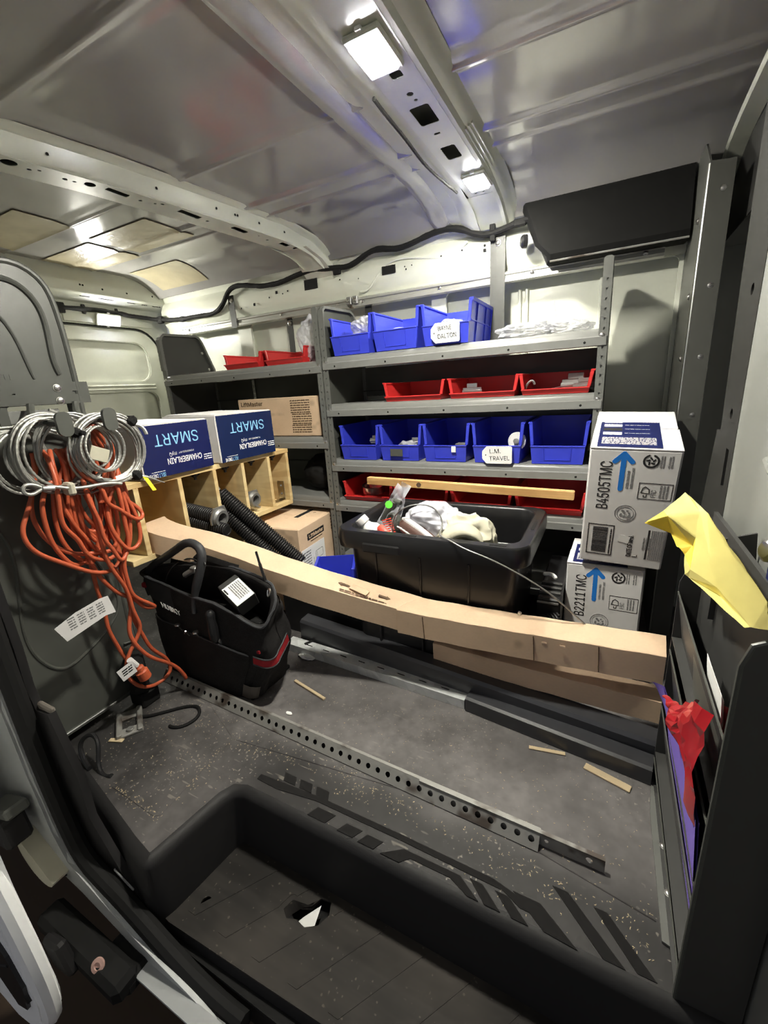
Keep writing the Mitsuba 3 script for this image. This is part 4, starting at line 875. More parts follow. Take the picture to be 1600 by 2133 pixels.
# ------------------------------------------------------------------ long boxes and tracks on the floor
def long_box(P, d, h, key, mat, twist=0.0):
    """P: front top edge points; d: depth vector, h: height"""
    P = smoothpath(P, 40) if len(P) > 2 else np.linspace(P[0], P[1], 12)
    rs = []
    for i, p in enumerate(P):
        q = p + A(0, 0, .0007 * math.sin(i * .9))
        dd = A(*d)
        rs.append([q, q + A(0, .0015, .0012), q + dd - A(0, .0015, -.0012), q + dd, q + dd - A(0, 0, h), q - A(0, 0, h) + A(0, .002, 0)])
    rs = np.array(rs)
    m = grid(rs.transpose(1, 0, 2), True)
    caps = []
    for r, fl in ((rs[0], 1), (rs[-1], -1)):
        c = trimesh.Trimesh(np.vstack([r, r.mean(0)]), [((j, (j + 1) % 6, 6) if fl < 0 else ((j + 1) % 6, j, 6)) for j in range(6)], process=False); caps.append(c)
    part(key, 'body' if key + '__body' not in scene else 'sleeve', cat(m, caps), mat, 30)
    return P
k = thing('long_carton', 'long brown carton running from the wooden cubbies to the partition', 'box')
PL = long_box([A(-1.25, .752, .492), A(-1.20, .742, .482), A(-1.11, .782, .449), A(-.85, .850, .366), A(-.62, .905, .300), A(-.46, .938, .263)], (.03, .070, .012), .068, k, CARD)
PR = long_box([A(-.476, .930, .266), A(-.2, .940, .263), A(.0, .953, .262), A(.150, .965, .260)], (.005, .074, .010), .071, k, CARD)
for x, i in ((-.40, 0), (-.12, 0), (.02, 0)): part(k, 'crease', tube(np.array([(x, np.interp(x, PR[:, 0], PR[:, 1]) - .0005, .262 - .002), (x + .004, np.interp(x, PR[:, 0], PR[:, 1]) - .0006, .195)]), .0012, 5), BROWNINK)
part(k, 'torn_flap', tf(bx(-.035, .02, -.012, .012, 0, .002, .0005), rot(A(.2, 1, 0), 16), (-.585, .935, .302)), CARD)
part(k, 'arrow_print', cat(plate(Polygon([(0, 0), (.012, .008), (.012, .004), (.035, .004), (.035, -.004), (.012, -.004), (.012, -.008)]), A(-.655, .925, .3215), A(.93, .22, -.29), A(-.25, 1, .1), .0008), plate(Polygon([(0, 0), (-.012, .008), (-.012, .004), (-.035, .004), (-.035, -.004), (-.012, -.004), (-.012, -.008)]), A(-.505, .955, .281), A(.93, .22, -.29), A(-.25, 1, .1), .0008)), BROWNINK, False)
part(k, 'print', lines(A(-.640, .908, .3135), A(.93, .22, -.27), A(-.25, 1, .1), 1, .14, .008, 95, depth=.0012), BROWNINK, False)
for i, (x, z) in enumerate(((-.095, .245), (-.055, .245))): part(k, 'staple', bx(x - .006, x + .006, .946, .9475, z, z + .004, 0), CARD)
k = thing('long_carton', 'lower brown carton sticking out beneath the long one at the partition', 'box')
long_box([A(-.40, 1.0, .137), A(-.2, .985, .139), A(.155, .968, .141)], (0, .062, 0), .058, k, CARD)
def track(label, a, b, prof, mat, caps=True):
    """open section prof (across, z) swept straight from a to b"""
    k = thing('metal_track', label, 'track')
    a, b = A(*a), A(*b); t = b - a; L = np.linalg.norm(t); t /= L
    n = np.cross(Z_, t); n /= np.linalg.norm(n); up = np.cross(t, n)
    m = trimesh.creation.extrude_polygon(LineString(prof).buffer(.0012, join_style=2), L, engine='earcut')
    obj(k + '__channel', tf(m, np.stack([n, up, t], 1), a), mat, 30)
    return k
q = track('shiny galvanised channel on the floor, next to the tool bag', (-.93, .975, .001), (-.288, .940, .001), [(-.004, .0), (-.004, .026), (.032, .030), (.036, .0)], GALV)
for i in range(8): part(q, 'hole', tf(bx(-.012, .012, -.0006, .0006, -.002, .002, 0), rot(Z_, -5), (-.84 + i * .07, .984 - i * .0038, .0305)), BLKMT, False)
part(q, 'strap', tf(bx(-.006, .006, -.03, .035, .031, .0325, 0), rot(Z_, -30), (-.845, 1.01, 0)), BLKMT)
track('front black track on the floor, starting at the end of the galvanised channel', (-.284, .930, .002), (.140, .872, .002), [(0, 0), (0, .036), (.006, .040), (.042, .040), (.042, .0)], TRACKB)
track('rear black track on the floor, just under the lower brown carton', (-.90, 1.018, .030), (.150, .922, .002), [(0, 0), (0, .058), (.006, .066), (.042, .070), (.045, .050)], TRACKB)
track('black track lying behind the tool bag under the long brown carton', (-1.02, 1.085, .0), (-.66, 1.062, .0), [(0, 0), (0, .165), (.012, .17), (.024, .165), (.024, .0)], BLKPL)
# perforated angle on the floor
k = thing('perforated_angle', 'long perforated steel angle lying across the floor mat', 'angle')
a, b = A(-1.20, .682, .0), A(-.056, .630, .0); t = b - a; L = np.linalg.norm(t); t /= L; n_ = np.cross(Z_, t)
g = sbox(0, .001, L, .034)
for i in range(int(L / .026)): g = g.difference(circ(.013 + i * .026, .0175, .0058, 4))
part(k, 'front_leg', plate(g, a + n_ * .002, t, Z_ * .80 + n_ * .60, .002), RUST, 30)
part(k, 'top_leg', plate(sbox(0, 0, L, .007), a + n_ * .022 + A(0, 0, .0265), t, n_, .002), RUST, 30)
part(k, 'back_web', plate(sbox(0, 0, L, .027), a + n_ * .028, t, Z_, .0015), TRIM, 30)
k = thing('perforated_angle', 'dark inner bar sticking out of the near end of the perforated angle', 'angle')
g = sbox(0, .0, .36, .028)
for i, x in enumerate((.20, .228, .262, .335)): g = g.difference(circ(x, .014, .004 if i < 3 else .006))
part(k, 'bar', plate(g, A(-.305, .660, .002), A(.999, -.043, 0), Z_, .002), RUST, 30)
part(k, 'top_fold', plate(sbox(0, 0, .36, .006), A(-.305, .660, .0285), A(.999, -.043, 0), A(.043, .999, 0), .0015), RUST, 30)
# bits on the floor
def stick(label, p, q, w, h):
    p, q = A(*p), A(*q); L = np.linalg.norm(q - p); a = math.degrees(math.atan2(q[1] - p[1], q[0] - p[0]))
    hw('wood_splinter', label, 'splinter', tf(bx(0, L, -w / 2, w / 2, 0, h, .001), rot(Z_, a), (p[0], p[1], .0005)), CHIP)
stick('thin yellow stick on the mat right of the tool bag', (-.797, .846), (-.664, .814), .009, .006)
stick('thin splinter on the mat before the black tracks', (-.11, .872), (-.03, .885), .010, .003)
stick('broad wedge of wood on the mat near the partition', (.012, .868), (.102, .842), .018, .004)
hw('paper_scrap', 'white crumpled scrap on the mat beside the tool bag', 'scrap', blob((-.835, .958, .006), (.03, .013, .006), 51, .3), WHITE)
hw('paper_scrap', 'tiny white scrap on the mat by the perforated angle', 'scrap', blob((-.726, .730, .002), (.010, .005, .002), 53, .3), WHITE)
hw('paper_scrap', 'torn white paper showing through the hole of the step mat', 'scrap', trimesh.Trimesh([(-.475, .405, -.150), (-.430, .413, -.140), (-.438, .452, -.138), (-.462, .425, -.146)], [(0, 1, 2), (0, 2, 3)], process=False), WHITE)
hw('mat_flap', 'torn flap of step mat curling up beside the hole', 'flap', trimesh.Trimesh([(-.505, .415, -.139), (-.487, .428, -.120), (-.452, .44, -.132), (-.446, .462, -.139), (-.470, .434, -.139), (-.49, .405, -.139)], [(0, 1, 5), (1, 2, 4), (2, 3, 4), (1, 4, 5)], process=False), STEPM)
# steel latch plate on the mat at the near shelving
k = thing('latch_plate', 'small dusty steel latch plate on the mat beside the near shelving', 'latch')
R = rot(Z_, -32)
for s, m in enumerate((bx(-.055, .05, -.034, -.020, 0, .014, .003), bx(-.055, .05, .016, .030, 0, .014, .003), bx(-.055, -.02, -.034, .03, 0, .008, .002), bx(.02, .05, -.034, .03, 0, .008, .002))): part(k, 'bar', tf(m, R, (-1.112, .522, .0)), RUST)
part(k, 'bolt', tf(cyl((.035, 0, .006), (.035, 0, .014), .009), R, (-1.112, .522, 0)), ZINC)
hw('chip', 'broken yellow wood chip beside the latch plate', 'splinter', tf(bx(-.02, .02, -.006, .006, 0, .003, .001), rot(Z_, 20), (-1.09, .468, .0006)), CHIP)
k = thing('cable_loop', 'black stiff cable loop standing on the mat by the door pillar', 'cable')
obj(k, tube(smoothpath([(-1.06, .385, .004), (-1.10, .392, .018), (-1.115, .405, .045), (-1.09, .42, .062), (-1.06, .415, .05), (-1.045, .40, .02), (-1.03, .392, .003), (-.99, .395, .002)], 60), .0055, 8), BLKPL)
k = thing('rubber_wheel', 'black rubber wheel standing between the orange cord and the near shelving', 'wheel')
obj(k + '__tyre', lathe([(.02, -.022), (.055, -.022), (.062, -.014), (.062, .014), (.055, .022), (.02, .022), (.02, -.022)], A(-1.165, .60, .100), A(.5, .85, 0), 32), BLKMT)
part(k, 'bracket', bx(-1.19, -1.13, .575, .63, 0, .045, .004), BLKMT)
hw('floor_cable', 'black cable lying in a curve on the mat before the tool bag', 'cable', tube(smoothpath([(-1.12, .55, .004), (-1.05, .60, .004), (-.98, .64, .004), (-.955, .615, .004), (-.96, .58, .003), (-1.0, .56, .003)], 50), .0045, 7), BLKMT)

# ------------------------------------------------------------------ tool bag
k = thing('tool_bag', 'black open-top tool bag with red trim, full of tools', 'bag')
nu, nt = 96, 22
def bag_ring(t, inset=0.0):
    """t 0..1 from the base to the rim"""
    P = []
    for a in np.linspace(0, 2 * np.pi, nu, endpoint=False):
        c, s = math.cos(a), math.sin(a)
        e = .42
        ux, uy = np.sign(c) * abs(c) ** e, np.sign(s) * abs(s) ** e
        bul = 1 + .16 * math.sin(math.pi * min(t * 1.15, 1))
        x0, x1 = np.interp(t, [0, 1], [-1.235, -1.262]), np.interp(t, [0, .5, 1], [-.850, -.782, -.776])
        y0, y1 = np.interp(t, [0, .3, 1], [.724, .716, .724]), np.interp(t, [0, .4, 1], [.900, .885, .800])
        x = (x0 + x1) / 2 + ((x1 - x0) / 2 - inset) * ux; y = (y0 + y1) / 2 + ((y1 - y0) / 2 - inset) * uy
        zf = np.interp(x, [-1.26, -1.1, -.95, -.86, -.79], [.335, .315, .300, .275, .235])
        zb = np.interp(x, [-1.26, -1.1, -.95, -.79], [.350, .372, .375, .345])
        f = (uy + 1) / 2
        z = t * (zf * (1 - f) + zb * f)
        y += .03 * f * t * np.interp(x, [-1.2, -.8], [-.02 / .03, .8])
        P.append((x, y, z))
    P = np.array(P)
    wv = (meshkit.fbm(P * 14, 3, 8) - .5) * .030 * (.3 + t)
    cen = P.mean(0); d = P - cen; d[:, 2] = 0; d /= np.linalg.norm(d, axis=1, keepdims=True)
    return P + d * wv[:, None]
rows = [bag_ring(t) for t in np.linspace(0, 1, nt)]
rows += [rows[-1] + A(0, 0, .003)]
inn = [bag_ring(t, .014) for t in np.linspace(1, .35, 10)]
allr = rows + inn + [np.tile(inn[-1].mean(0), (nu, 1))]
part(k, 'body', grid(np.array(allr).transpose(1, 0, 2), True), FABRIC, True)
part(k, 'base', tf(bx(-.19, .19, -.085, .085, 0, .012, .005), None, (-1.045, .812, 0)), BLKMT)
# rim binding
part(k, 'rim_binding', tube(rows[-1], .0045, 7, closed=True), HANDLE)
# pockets along the front and the right end
def patch(u0, u1, t0, t1, off, nn=14, mm=8):
    P = np.array([[None] * 1])
    rr = [bag_ring(t) for t in np.linspace(t0, t1, mm)]
    idx = np.linspace(u0, u1, nn)
    o = np.zeros((nn, mm, 3))
    for j, r in enumerate(rr):
        cen = r.mean(0)
        for i, q in enumerate(idx):
            a = int(q) % nu; b = (a + 1) % nu; p = r[a] + (r[b] - r[a]) * (q - int(q))
            d = p - cen; d[2] = 0; d /= np.linalg.norm(d)
            e = min(1, 4 * min(i, nn - 1 - i) / nn)
            o[i, j] = p + d * (off * (.25 + .75 * e))
    return grid(o), o
for i, (u0, u1, t1, off) in enumerate(((57, 70, .62, .012), (71, 80, .60, .014), (50, 56, .55, .010), (84, 94, .52, .014))):
    m, o = patch(u0, u1, .04, t1, off); pk = part(k, 'pocket', m, FABRIC, True)
    part(pk, 'binding', tube(o[:, -1], .0028, 6), HANDLE)
m, o = patch(81.5, 97, .52, .62, .019); part(k, 'red_band', m, REDFAB, True, label='dark red band round the end of the bag')
for r in (0, -1): part(k, 'piping', tube(o[:, r], .0022, 6), HANDLE)
m, o = patch(79, 90, .03, .20, .017); part(k, 'corner_guard', m, FABGR, True, label='grey-brown guard at the lower corner')
m, o = patch(96, 104, .55, .95, .006); part(k, 'end_panel', m, FABRIC, True)
m, o = patch(58, 70, .80, .99, .004); part(k, 'name_panel', m, HANDLE, True)
part(k, 'lettering', text('HUSKY', .020, A(-1.135, .697, .268), A(1, -.02, -.16), A(.16, -.25, 1), .001, True, .082), WHITE)
# handles
hp = smoothpath([(-1.245, .735, .27), (-1.262, .748, .325), (-1.185, .758, .388), (-1.09, .755, .438), (-1.02, .752, .462), (-.985, .748, .446), (-.985, .738, .40), (-1.012, .726, .325), (-1.02, .716, .26)], 70)
part(k, 'handle', tube(hp, np.interp(np.linspace(0, 1, 70), [0, .08, .2, .85, .93, 1], [.007, .008, .0115, .0125, .009, .008]), 12), HANDLE, label='black padded carrying handle')
part(k, 'grip_ring', tube(smoothpath([hp[50] + A(.0145 * math.cos(a), 0, .0145 * math.sin(a) * .3) for a in np.linspace(0, 6.28, 12)], 24), .0025, 6), BLKPL)
hp2 = smoothpath([(-1.20, .800, .37), (-1.10, .80, .405), (-1.0, .806, .395), (-.92, .815, .38)], 40)
part(k, 'rear_flap', grid(np.stack([hp2 + A(0, 0, .004), hp2 + A(0, -.006, -.012), hp2 + A(0, -.004, -.035)], 1)), FABRIC, True)
part(k, 'zip_pull', cat([tube(smoothpath([(-.822 + .004 * math.cos(a) + .004 * i, .735, .235 - .018 * i + .006 * math.sin(a)) for a in np.linspace(0, 6.28, 10)], 16), .0016, 6) for i in range(3)]), CHROME)
part(k, 'red_tab', bx(-.818, -.80, .728, .736, .170, .182, .002), REDFAB)
part(k, 'zip_pull', tube(smoothpath([(-.80, .800, .335), (-.796, .795, .325), (-.80, .792, .315), (-.806, .797, .325), (-.80, .800, .335)], 16), .003, 6), CHROME)
part(k, 'red_corner', blob((-1.262, .735, .300), (.010, .008, .010), 61, .2, sub=2), REDFAB)
# tools in it
sd = thing('screwdriver', 'black-handled tool standing in the front pocket of the tool bag', 'screwdriver')
obj(sd + '__handle', lathe([(0, 0), (.008, .002), (.0125, .008), (.0135, .016), (.012, .028), (.0145, .055), (.013, .085), (.008, .095), (0, .096)], A(-.945, .708, .288), A(.08, -.05, -1), 20), BLKPL)
obj(sd + '__shaft', cyl((-.938, .712, .20), (-.934, .728, .16), .005), ZINC)
for i, (x, z) in enumerate(((-1.095, .205), (-1.065, .192), (-1.02, .197))):
    d = thing('drill_bit', ('bright bent hook in the front pocket, nearest the orange cord', 'short bright bit in the middle of the front pocket', 'round bright screw head at the right of the front pocket')[i], 'drill bit')
    obj(d, cat(cyl((x, .716, z - .016), (x + .006, .702, z + .008), .0022, 8), lathe([(0, 0), (.009, 0), (.008, .004), (0, .006)], A(x + .006, .702, z + .008), Z_, 14) if i != 1 else cyl((x + .002, .702, z), (x + .010, .70, z + .010), .003)), CHROME)
bxk = thing('small_carton', 'small white and black carton sticking out of the tool bag', 'box')
R = rot(Z_, -14) @ rot(Y_, 20) @ rot(X_, 22)
P = lambda m: tf(m, R, (-.895, .772, .318))
obj(bxk + '__body', P(bx(-.048, .052, -.030, .03, -.03, .02, .002)), DARKST)
w_ = part(bxk, 'white_label', P(bx(-.028, .052, -.028, .028, .0202, .0210, 0)), WHITE, False)
part(w_, 'small_print', P(lines(A(-.022, .022, .0211), X_, Y_, 6, .06, .006, 99)), GREYINK, False)
part(w_, 'mark', P(bx(-.022, .0, -.026, -.022, .0211, .0215, 0)), INK, False)
part(bxk, 'end_label', P(bx(-.0487, -.0482, -.026, .024, -.018, .016, 0)), GREYINK, False)
rg = thing('steel_rule', 'long dark spike standing at the back right of the tool bag', 'tool')
obj(rg, cat(cyl((-.812, .815, .30), (-.838, .815, .40), .0042, 8), cyl((-.838, .815, .40), (-.845, .815, .435), .0032, 8)), BLKPL)
hw('wrench', 'grey wrench end inside the tool bag beside the handle', 'wrench', cat(cyl((-1.10, .765, .345), (-1.06, .775, .368), .009, 10), bx(-1.075, -1.05, .765, .785, .355, .375, .003)), ZINC)
hw('metal_hoop', 'thin dark hoop arching inside the tool bag', 'hoop', tube(smoothpath([(-1.17, .745, .31), (-1.155, .765, .36), (-1.11, .785, .388), (-1.05, .785, .385)], 30), .0025, 6), TRIM)
hw('tool_jumble', 'dark jumble of tools in the bottom of the tool bag', 'tools', blob((-1.02, .785, .21), (.20, .05, .05), 71, .3, 3.0), BLKMT)

# ------------------------------------------------------------------ hooks, cable coils and the orange cord
hk = []
for l, y, z in (('left grey utility hook holding the wire rope coils', .515, .817), ('right grey utility hook holding the wire rope coils', .613, .819)):
    k = thing('utility_hook', l, 'hook')
    part(k, 'arm', tube(smoothpath([(-1.196, y + .02, .862), (-1.185, y + .012, .845), (-1.16, y + .002, .832), (-1.11, y, .822), (-1.038, y, .818)], 24), .008, 8), PANELG)
    part(k, 'end_pad', plate(rrect(-.0155, .0155, -.026, .026, .014), A(-1.040, y, z), Y_, Z_, .009), PANELG, 40)
def coil(label, cy, cz, ry, rz, x0, n, seed, tilt=0.0, group=None, spread=.016):
    r = np.random.default_rng(seed); k = thing('wire_rope_coil', label, 'cable', group)
    P = []
    for i in range(n):
        oy, oz, kr, ox = r.normal(0, .004), r.normal(0, .004), 1 + r.uniform(-spread * 8, .03), r.normal(0, .009)
        for a in np.linspace(0, 2 * np.pi, 150, endpoint=False):
            P.append((x0 + ox + tilt * math.sin(a) * ry + .004 * math.sin(2 * a + i), cy + oy + ry * kr * math.cos(a + 1.6), cz + oz + rz * kr * math.sin(a + 1.6)))
    P = np.array(P)
    w = np.hanning(61); w /= w.sum()
    P = np.stack([np.convolve(np.pad(P[:, c], 30, mode='edge'), w, 'valid') for c in range(3)], 1)
    # twisted strands: a slight alternation of the radius shows the lay of the rope
    rad = .0030 + .00032 * np.sin(np.arange(len(P)) * 1.75)
    obj(k + '__rope', tube(P, rad, 6), WIRE, False)
    return k
def wrap(k, cy, cz, x, ang, r, ln=.022, wd=.026, mat=BLKMT, base='tape'):
    p = A(x, cy + r * math.cos(ang), cz + r * math.sin(ang)); t = A(0, -math.sin(ang), math.cos(ang)); n = A(0, math.cos(ang), math.sin(ang))
    return part(k, base, tf(bx(-.016, .016, -wd / 2, wd / 2, -ln / 2, ln / 2, .006), np.stack([X_, n, t], 1), p), mat)
ca = coil('wire rope coil at the right, in front of the navy carton, with a yellow tag', .619, .748, .094, .093, -1.075, 13, 1)
wrap(ca, .619, .748, -1.073, 2.55, .083); wrap(ca, .619, .748, -1.073, .75, .09); wrap(ca, .619, .748, -1.072, -1.0, .088)
part(ca, 'yellow_tag', grid(np.array([[(-1.058 + .002 * i, .676 + .0035 * i + w, .668 - .010 * i) for w in (0, .011)] for i in range(5)])), YELTAG, False, label='yellow paper tag')
part(ca, 'rope_end', cat(tube(smoothpath([(-1.065, .67, .672), (-1.06, .69, .664), (-1.06, .712, .652), (-1.06, .735, .64)], 16), np.linspace(.005, .0012, 16), 7), tube(smoothpath([(-1.07, .69, .80), (-1.065, .708, .79), (-1.06, .712, .772)], 12), .0045, 7)), WIRE)
part(ca, 'paper_tape', tf(bx(-.002, .004, -.020, .022, -.016, .016, .001), rot(X_, -25), (-1.055, .580, .742)), FOAM)
cb = coil('wire rope coil at the left, hanging on the left hook', .508, .752, .088, .094, -1.090, 11, 2, .15)
part(cb, 'thimble_loop', tube(smoothpath([(-1.06, .452, .690), (-1.06, .436, .701), (-1.06, .422, .700), (-1.06, .420, .688), (-1.06, .434, .681), (-1.06, .452, .688), (-1.06, .50, .679), (-1.06, .56, .672), (-1.06, .62, .662)], 50), .0038, 8), WIRE)
part(cb, 'ferrule', cyl((-1.06, .452, .689), (-1.06, .475, .684), .0058, 10), ZINC)
wrap(cb, .508, .675, -1.07, 0, .0, .03, .016, FOAM, 'paper_tape')
cc = coil('middle wire rope coil, between the left and the right one', .555, .748, .085, .098, -1.095, 7, 3, -.1)
cd = coil('small wire rope coil hanging inside the right one', .592, .752, .050, .056, -1.062, 5, 4, .1)
wrap(cd, .592, .752, -1.058, 2.3, .05, .014, .02)
ce = coil('loose wire rope loops at the far left of the hooks', .452, .745, .068, .072, -1.105, 6, 5, .3)
cf = coil('largest wire rope coil, at the back against the panel', .548, .752, .128, .092, -1.14, 7, 6, .1)
hw('steel_cable', 'two thin steel cables running left from the hooks', 'cable', cat(tube(smoothpath([(-1.11, .30, .825), (-1.11, .42, .818), (-1.11, .50, .812), (-1.10, .53, .80)], 20), .0028, 6), tube(smoothpath([(-1.11, .30, .815), (-1.11, .42, .811), (-1.11, .50, .806), (-1.10, .54, .79)], 20), .0028, 6)), WIRE)
# orange extension cord: one cord, looped many times
CORD = [[(.458,.677),(.43,.627),(.416,.6),(.421,.558),(.457,.516),(.499,.478),(.542,.45),(.577,.448),(.598,.472),(.599,.504),(.594,.571),(.592,.638)],
[(.482,.684),(.469,.669),(.456,.606),(.46,.557),(.478,.51),(.501,.486),(.529,.49),(.539,.544),(.554,.651)],
[(.485,.676),(.481,.633),(.483,.591),(.505,.549),(.519,.509),(.552,.481),(.577,.477),(.595,.486),(.595,.524),(.599,.606),(.603,.647)],
[(.502,.68),(.503,.661),(.503,.624),(.517,.595),(.54,.561),(.564,.545),(.579,.544),(.597,.561),(.604,.614),(.597,.658)],
[(.582,.661),(.577,.621),(.564,.559),(.548,.547),(.52,.544),(.513,.582),(.512,.639),(.516,.676)],
[(.634,.649),(.637,.624),(.669,.584),(.674,.563),(.663,.557),(.634,.572),(.604,.602),(.583,.623),(.578,.65),(.571,.667)],
[(.642,.647),(.647,.615),(.656,.568),(.655,.53),(.637,.49),(.617,.487),(.593,.518),(.582,.56),(.583,.593),(.599,.631),(.62,.656)],
[(.545,.67),(.546,.63),(.554,.574),(.556,.535),(.569,.505),(.588,.469),(.602,.477),(.63,.528),(.639,.605),(.636,.649)],
[(.619,.653),(.621,.61),(.619,.548),(.615,.498),(.601,.471),(.595,.394),(.608,.35),(.65,.298),(.635,.304),(.614,.333),(.575,.376),(.555,.409),(.544,.435),(.535,.472),(.532,.516),(.539,.603),(.535,.672)],
[(.526,.674),(.523,.579),(.526,.524),(.533,.485),(.536,.452),(.537,.42),(.539,.384),(.542,.353),(.542,.319),(.541,.285),(.547,.244),(.556,.199),(.563,.172),(.570,.152)],
[(.651,.633),(.646,.555),(.622,.495),(.596,.44),(.597,.359),(.598,.281),(.607,.243),(.629,.17),(.662,.113),(.662,.077),(.624,.064),(.583,.078),(.553,.116),(.543,.16),(.56,.203),(.588,.236),(.6,.258),(.595,.308),(.587,.387),(.572,.43),(.559,.474),(.555,.598),(.55,.669)],
[(.589,.423),(.598,.323),(.585,.295),(.573,.256),(.582,.211),(.606,.166),(.651,.116),(.674,.077),(.684,.045)],
[(.467,.688),(.448,.629),(.455,.573),(.469,.545),(.485,.527),(.507,.513),(.548,.501),(.582,.497),(.605,.527),(.615,.611),(.614,.654)]]
rc = np.random.default_rng(12); ms = []
for i, c in enumerate(CORD):
    c = np.array(c); n = 26 * len(c) // 3
    top0, top1 = rc.uniform(.0, .03), rc.uniform(0, .03)
    x = -1.085 + rc.uniform(-.02, .02) + .018 * np.sin(np.linspace(0, 3.1, len(c)) + i) - .02
    P = np.c_[x, c]
    first = A(-1.12, c[0][0] * .8 + .56 * .2, .76); last = A(-1.12, c[-1][0] * .8 + .56 * .2, .76)
    P = np.vstack([first, P] + ([last] if c[-1][1] > .6 else []))
    ms.append(tube(smoothpath(P, n), .0052, 8))
for i in range(6):
    y0, zb = rc.uniform(.47, .58), rc.uniform(.46, .56)
    ms.append(tube(smoothpath([(-1.12, y0, .75), (-1.115, y0 - .012, .66), (-1.12, y0, zb + .03), (-1.12, y0 + .03, zb), (-1.118, y0 + .055, zb + .04), (-1.115, y0 + .05, .66), (-1.12, y0 + .04, .76)], 60), .0052, 8))
for i in range(4):
    d = .007 * i
    ms.append(tube(smoothpath([(-1.10, .575 + d * .3, .79), (-1.088 - d, .601 + d * .4, .806 - d), (-1.086 - d, .626 - d, .785 - d), (-1.086 - d, .634 - d, .751), (-1.088, .629 - d, .712), (-1.09, .617 - d, .675), (-1.095, .60 - d, .62)], 40), .0052, 8))
k = thing('extension_cord', 'orange extension cord hanging in many loops below the wire ropes', 'cord')
obj(k + '__cord', cat(ms), ORANGE, True)
part(k, 'plug', cat(tube(smoothpath([(-1.09, .566, .162), (-1.088, .571, .143), (-1.086, .577, .118)], 14), np.r_[.008, np.full(4, .012), np.full(5, .0165), np.full(3, .0165), .012], 12)), ORANGE)
part(k, 'sleeve', tube(np.array([(-1.088, .548, .196), (-1.088, .555, .182), (-1.088, .562, .168)]), .0078, 12), CARTON)
tg = np.array([(.528, .398), (.537, .349), (.513, .352), (.42, .334), (.403, .376), (.451, .392), (.508, .400)])
tm = part(k, 'paper_tag', plate(Polygon(tg), A(-1.070, 0, 0), Y_, Z_, .0008), CARTON, False, label='long white printed tag on the cord')
part(tm, 'small_print', cat([lines(A(-1.069, .43 + .022 * i, .384 + .002 * i), A(0, .97, .1), A(0, -.1, .97), 5, .016, .0065, 110 + i) for i in range(4)]), GREYINK, False)
t2 = part(k, 'paper_tag', plate(Polygon([(.548, .195), (.556, .157), (.517, .152), (.506, .188)]), A(-1.080, 0, 0), Y_, Z_, .0008), CARTON, False, label='small white tag at the plug')
part(t2, 'small_print', lines(A(-1.079, .518, .182), A(0, .98, .15), A(0, -.15, .98), 3, .028, .007, 120), INK, False)

# ------------------------------------------------------------------ partition to the cab and what hangs on it
holder('partition', 'grey steel partition between the cargo area and the cab')
part('partition', 'far_wing', plate(Polygon([(1.445, 0), (1.445, 1.318), (1.56, 1.40), (1.76, 1.42), (1.76, 0)]), A(.172, 0, 0), Y_, Z_, .004), POSTG, 30)
part('partition', 'corner_post', plate(Polygon([(.172, 0), (.172, 1.323), (.215, 1.318), (.215, 0)]), A(0, 1.447, 0), X_, Z_, .004), POSTG, 30)
part('partition', 'post_edge', tube(np.array([(.171, 1.445, .05), (.171, 1.445, .7), (.171, 1.445, 1.318)]), .0035, 8), CHROME)
part('partition', 'post_face', plate(sbox(.172, .05, .222, 1.318), A(0, 1.443, 0), X_, Z_, .003), POSTG, 30)
for z in (1.22, 1.04, .88, .72): part('partition', 'bolt', bolt(A(.1715, 1.53, z), -X_, .007), CHROME)
for z in (1.26, 1.05, .88, .73): part('partition', 'rivet', bolt(A(.203, 1.440, z), -Y_, .005, .003), CHROME)
part('partition', 'door_panel', plate(sbox(.9, .0, 1.80, 1.42), A(.36, 0, 0), Y_, Z_, .004), DARKST, False)
part('partition', 'door_bead', tube(smoothpath([(.352, 1.30, .70), (.352, 1.30, 1.05), (.352, 1.28, 1.14), (.352, 1.22, 1.17), (.352, 1.1, 1.18)], 40), .012, 8), DARKST)
part('partition', 'door_recess', tube(smoothpath([(.352, 1.36, .60), (.352, 1.37, 1.0), (.352, 1.37, 1.2)], 20), .006, 8), DARKST)
part('partition', 'latch', cat(bx(.33, .36, 1.36, 1.39, .88, .93, .003), cyl((.325, 1.37, .94), (.345, 1.37, .94), .008), cyl((.325, 1.372, .915), (.345, 1.372, .915), .008)), CHROME)
nwp = Polygon([(.05, .0), (1.085, .0), (1.085, .55), (1.04, .735), (1.012, .735), (1.012, .75), (1.035, 1.0), (1.048, 1.30), (1.045, 1.42), (.05, 1.42)])
nwp = nwp.difference(circ(.945, .967, .009, 6)).difference(circ(.950, .771, .009, 6)).difference(sbox(.925, .645, .945, .712))
part('partition', 'near_wing', plate(nwp.intersection(sbox(.895, 0, 2, 2)), A(.190, 0, 0), Y_, Z_, .004), WINGD, 30)
part('partition', 'near_wing_fold', grid(np.array([[(.190, .897, z), (.196, .880, z), (.215, .860, z), (.222, .83, z), (.224, .06, z)] for z in (0, .7, 1.42)])), M('paint_wing', (.20, .205, .19), .35), 40)
for z in (.80, .745):
    g = Point(.79, z).buffer(.024, 12)
    part('partition', 'embossed_oval', tf(lathe([(.0, .001), (.014, .001), (.017, -.004), (.022, -.005), (.026, 0)], A(0, 0, 0), X_, 28), np.diag([1, .8, 1]), (.2235, .77, z)), 'paint_wing')
part('partition', 'pressed_bead', tube(smoothpath([(.222, .84, .71), (.222, .80, .695), (.222, .74, .69), (.222, .6, .70)], 30), .007, 8), 'paint_wing')
rb = [(.19, 1.02, 1.40), (.215, 1.30, 1.425), (.235, 1.55, 1.418), (.24, 1.76, 1.35)]
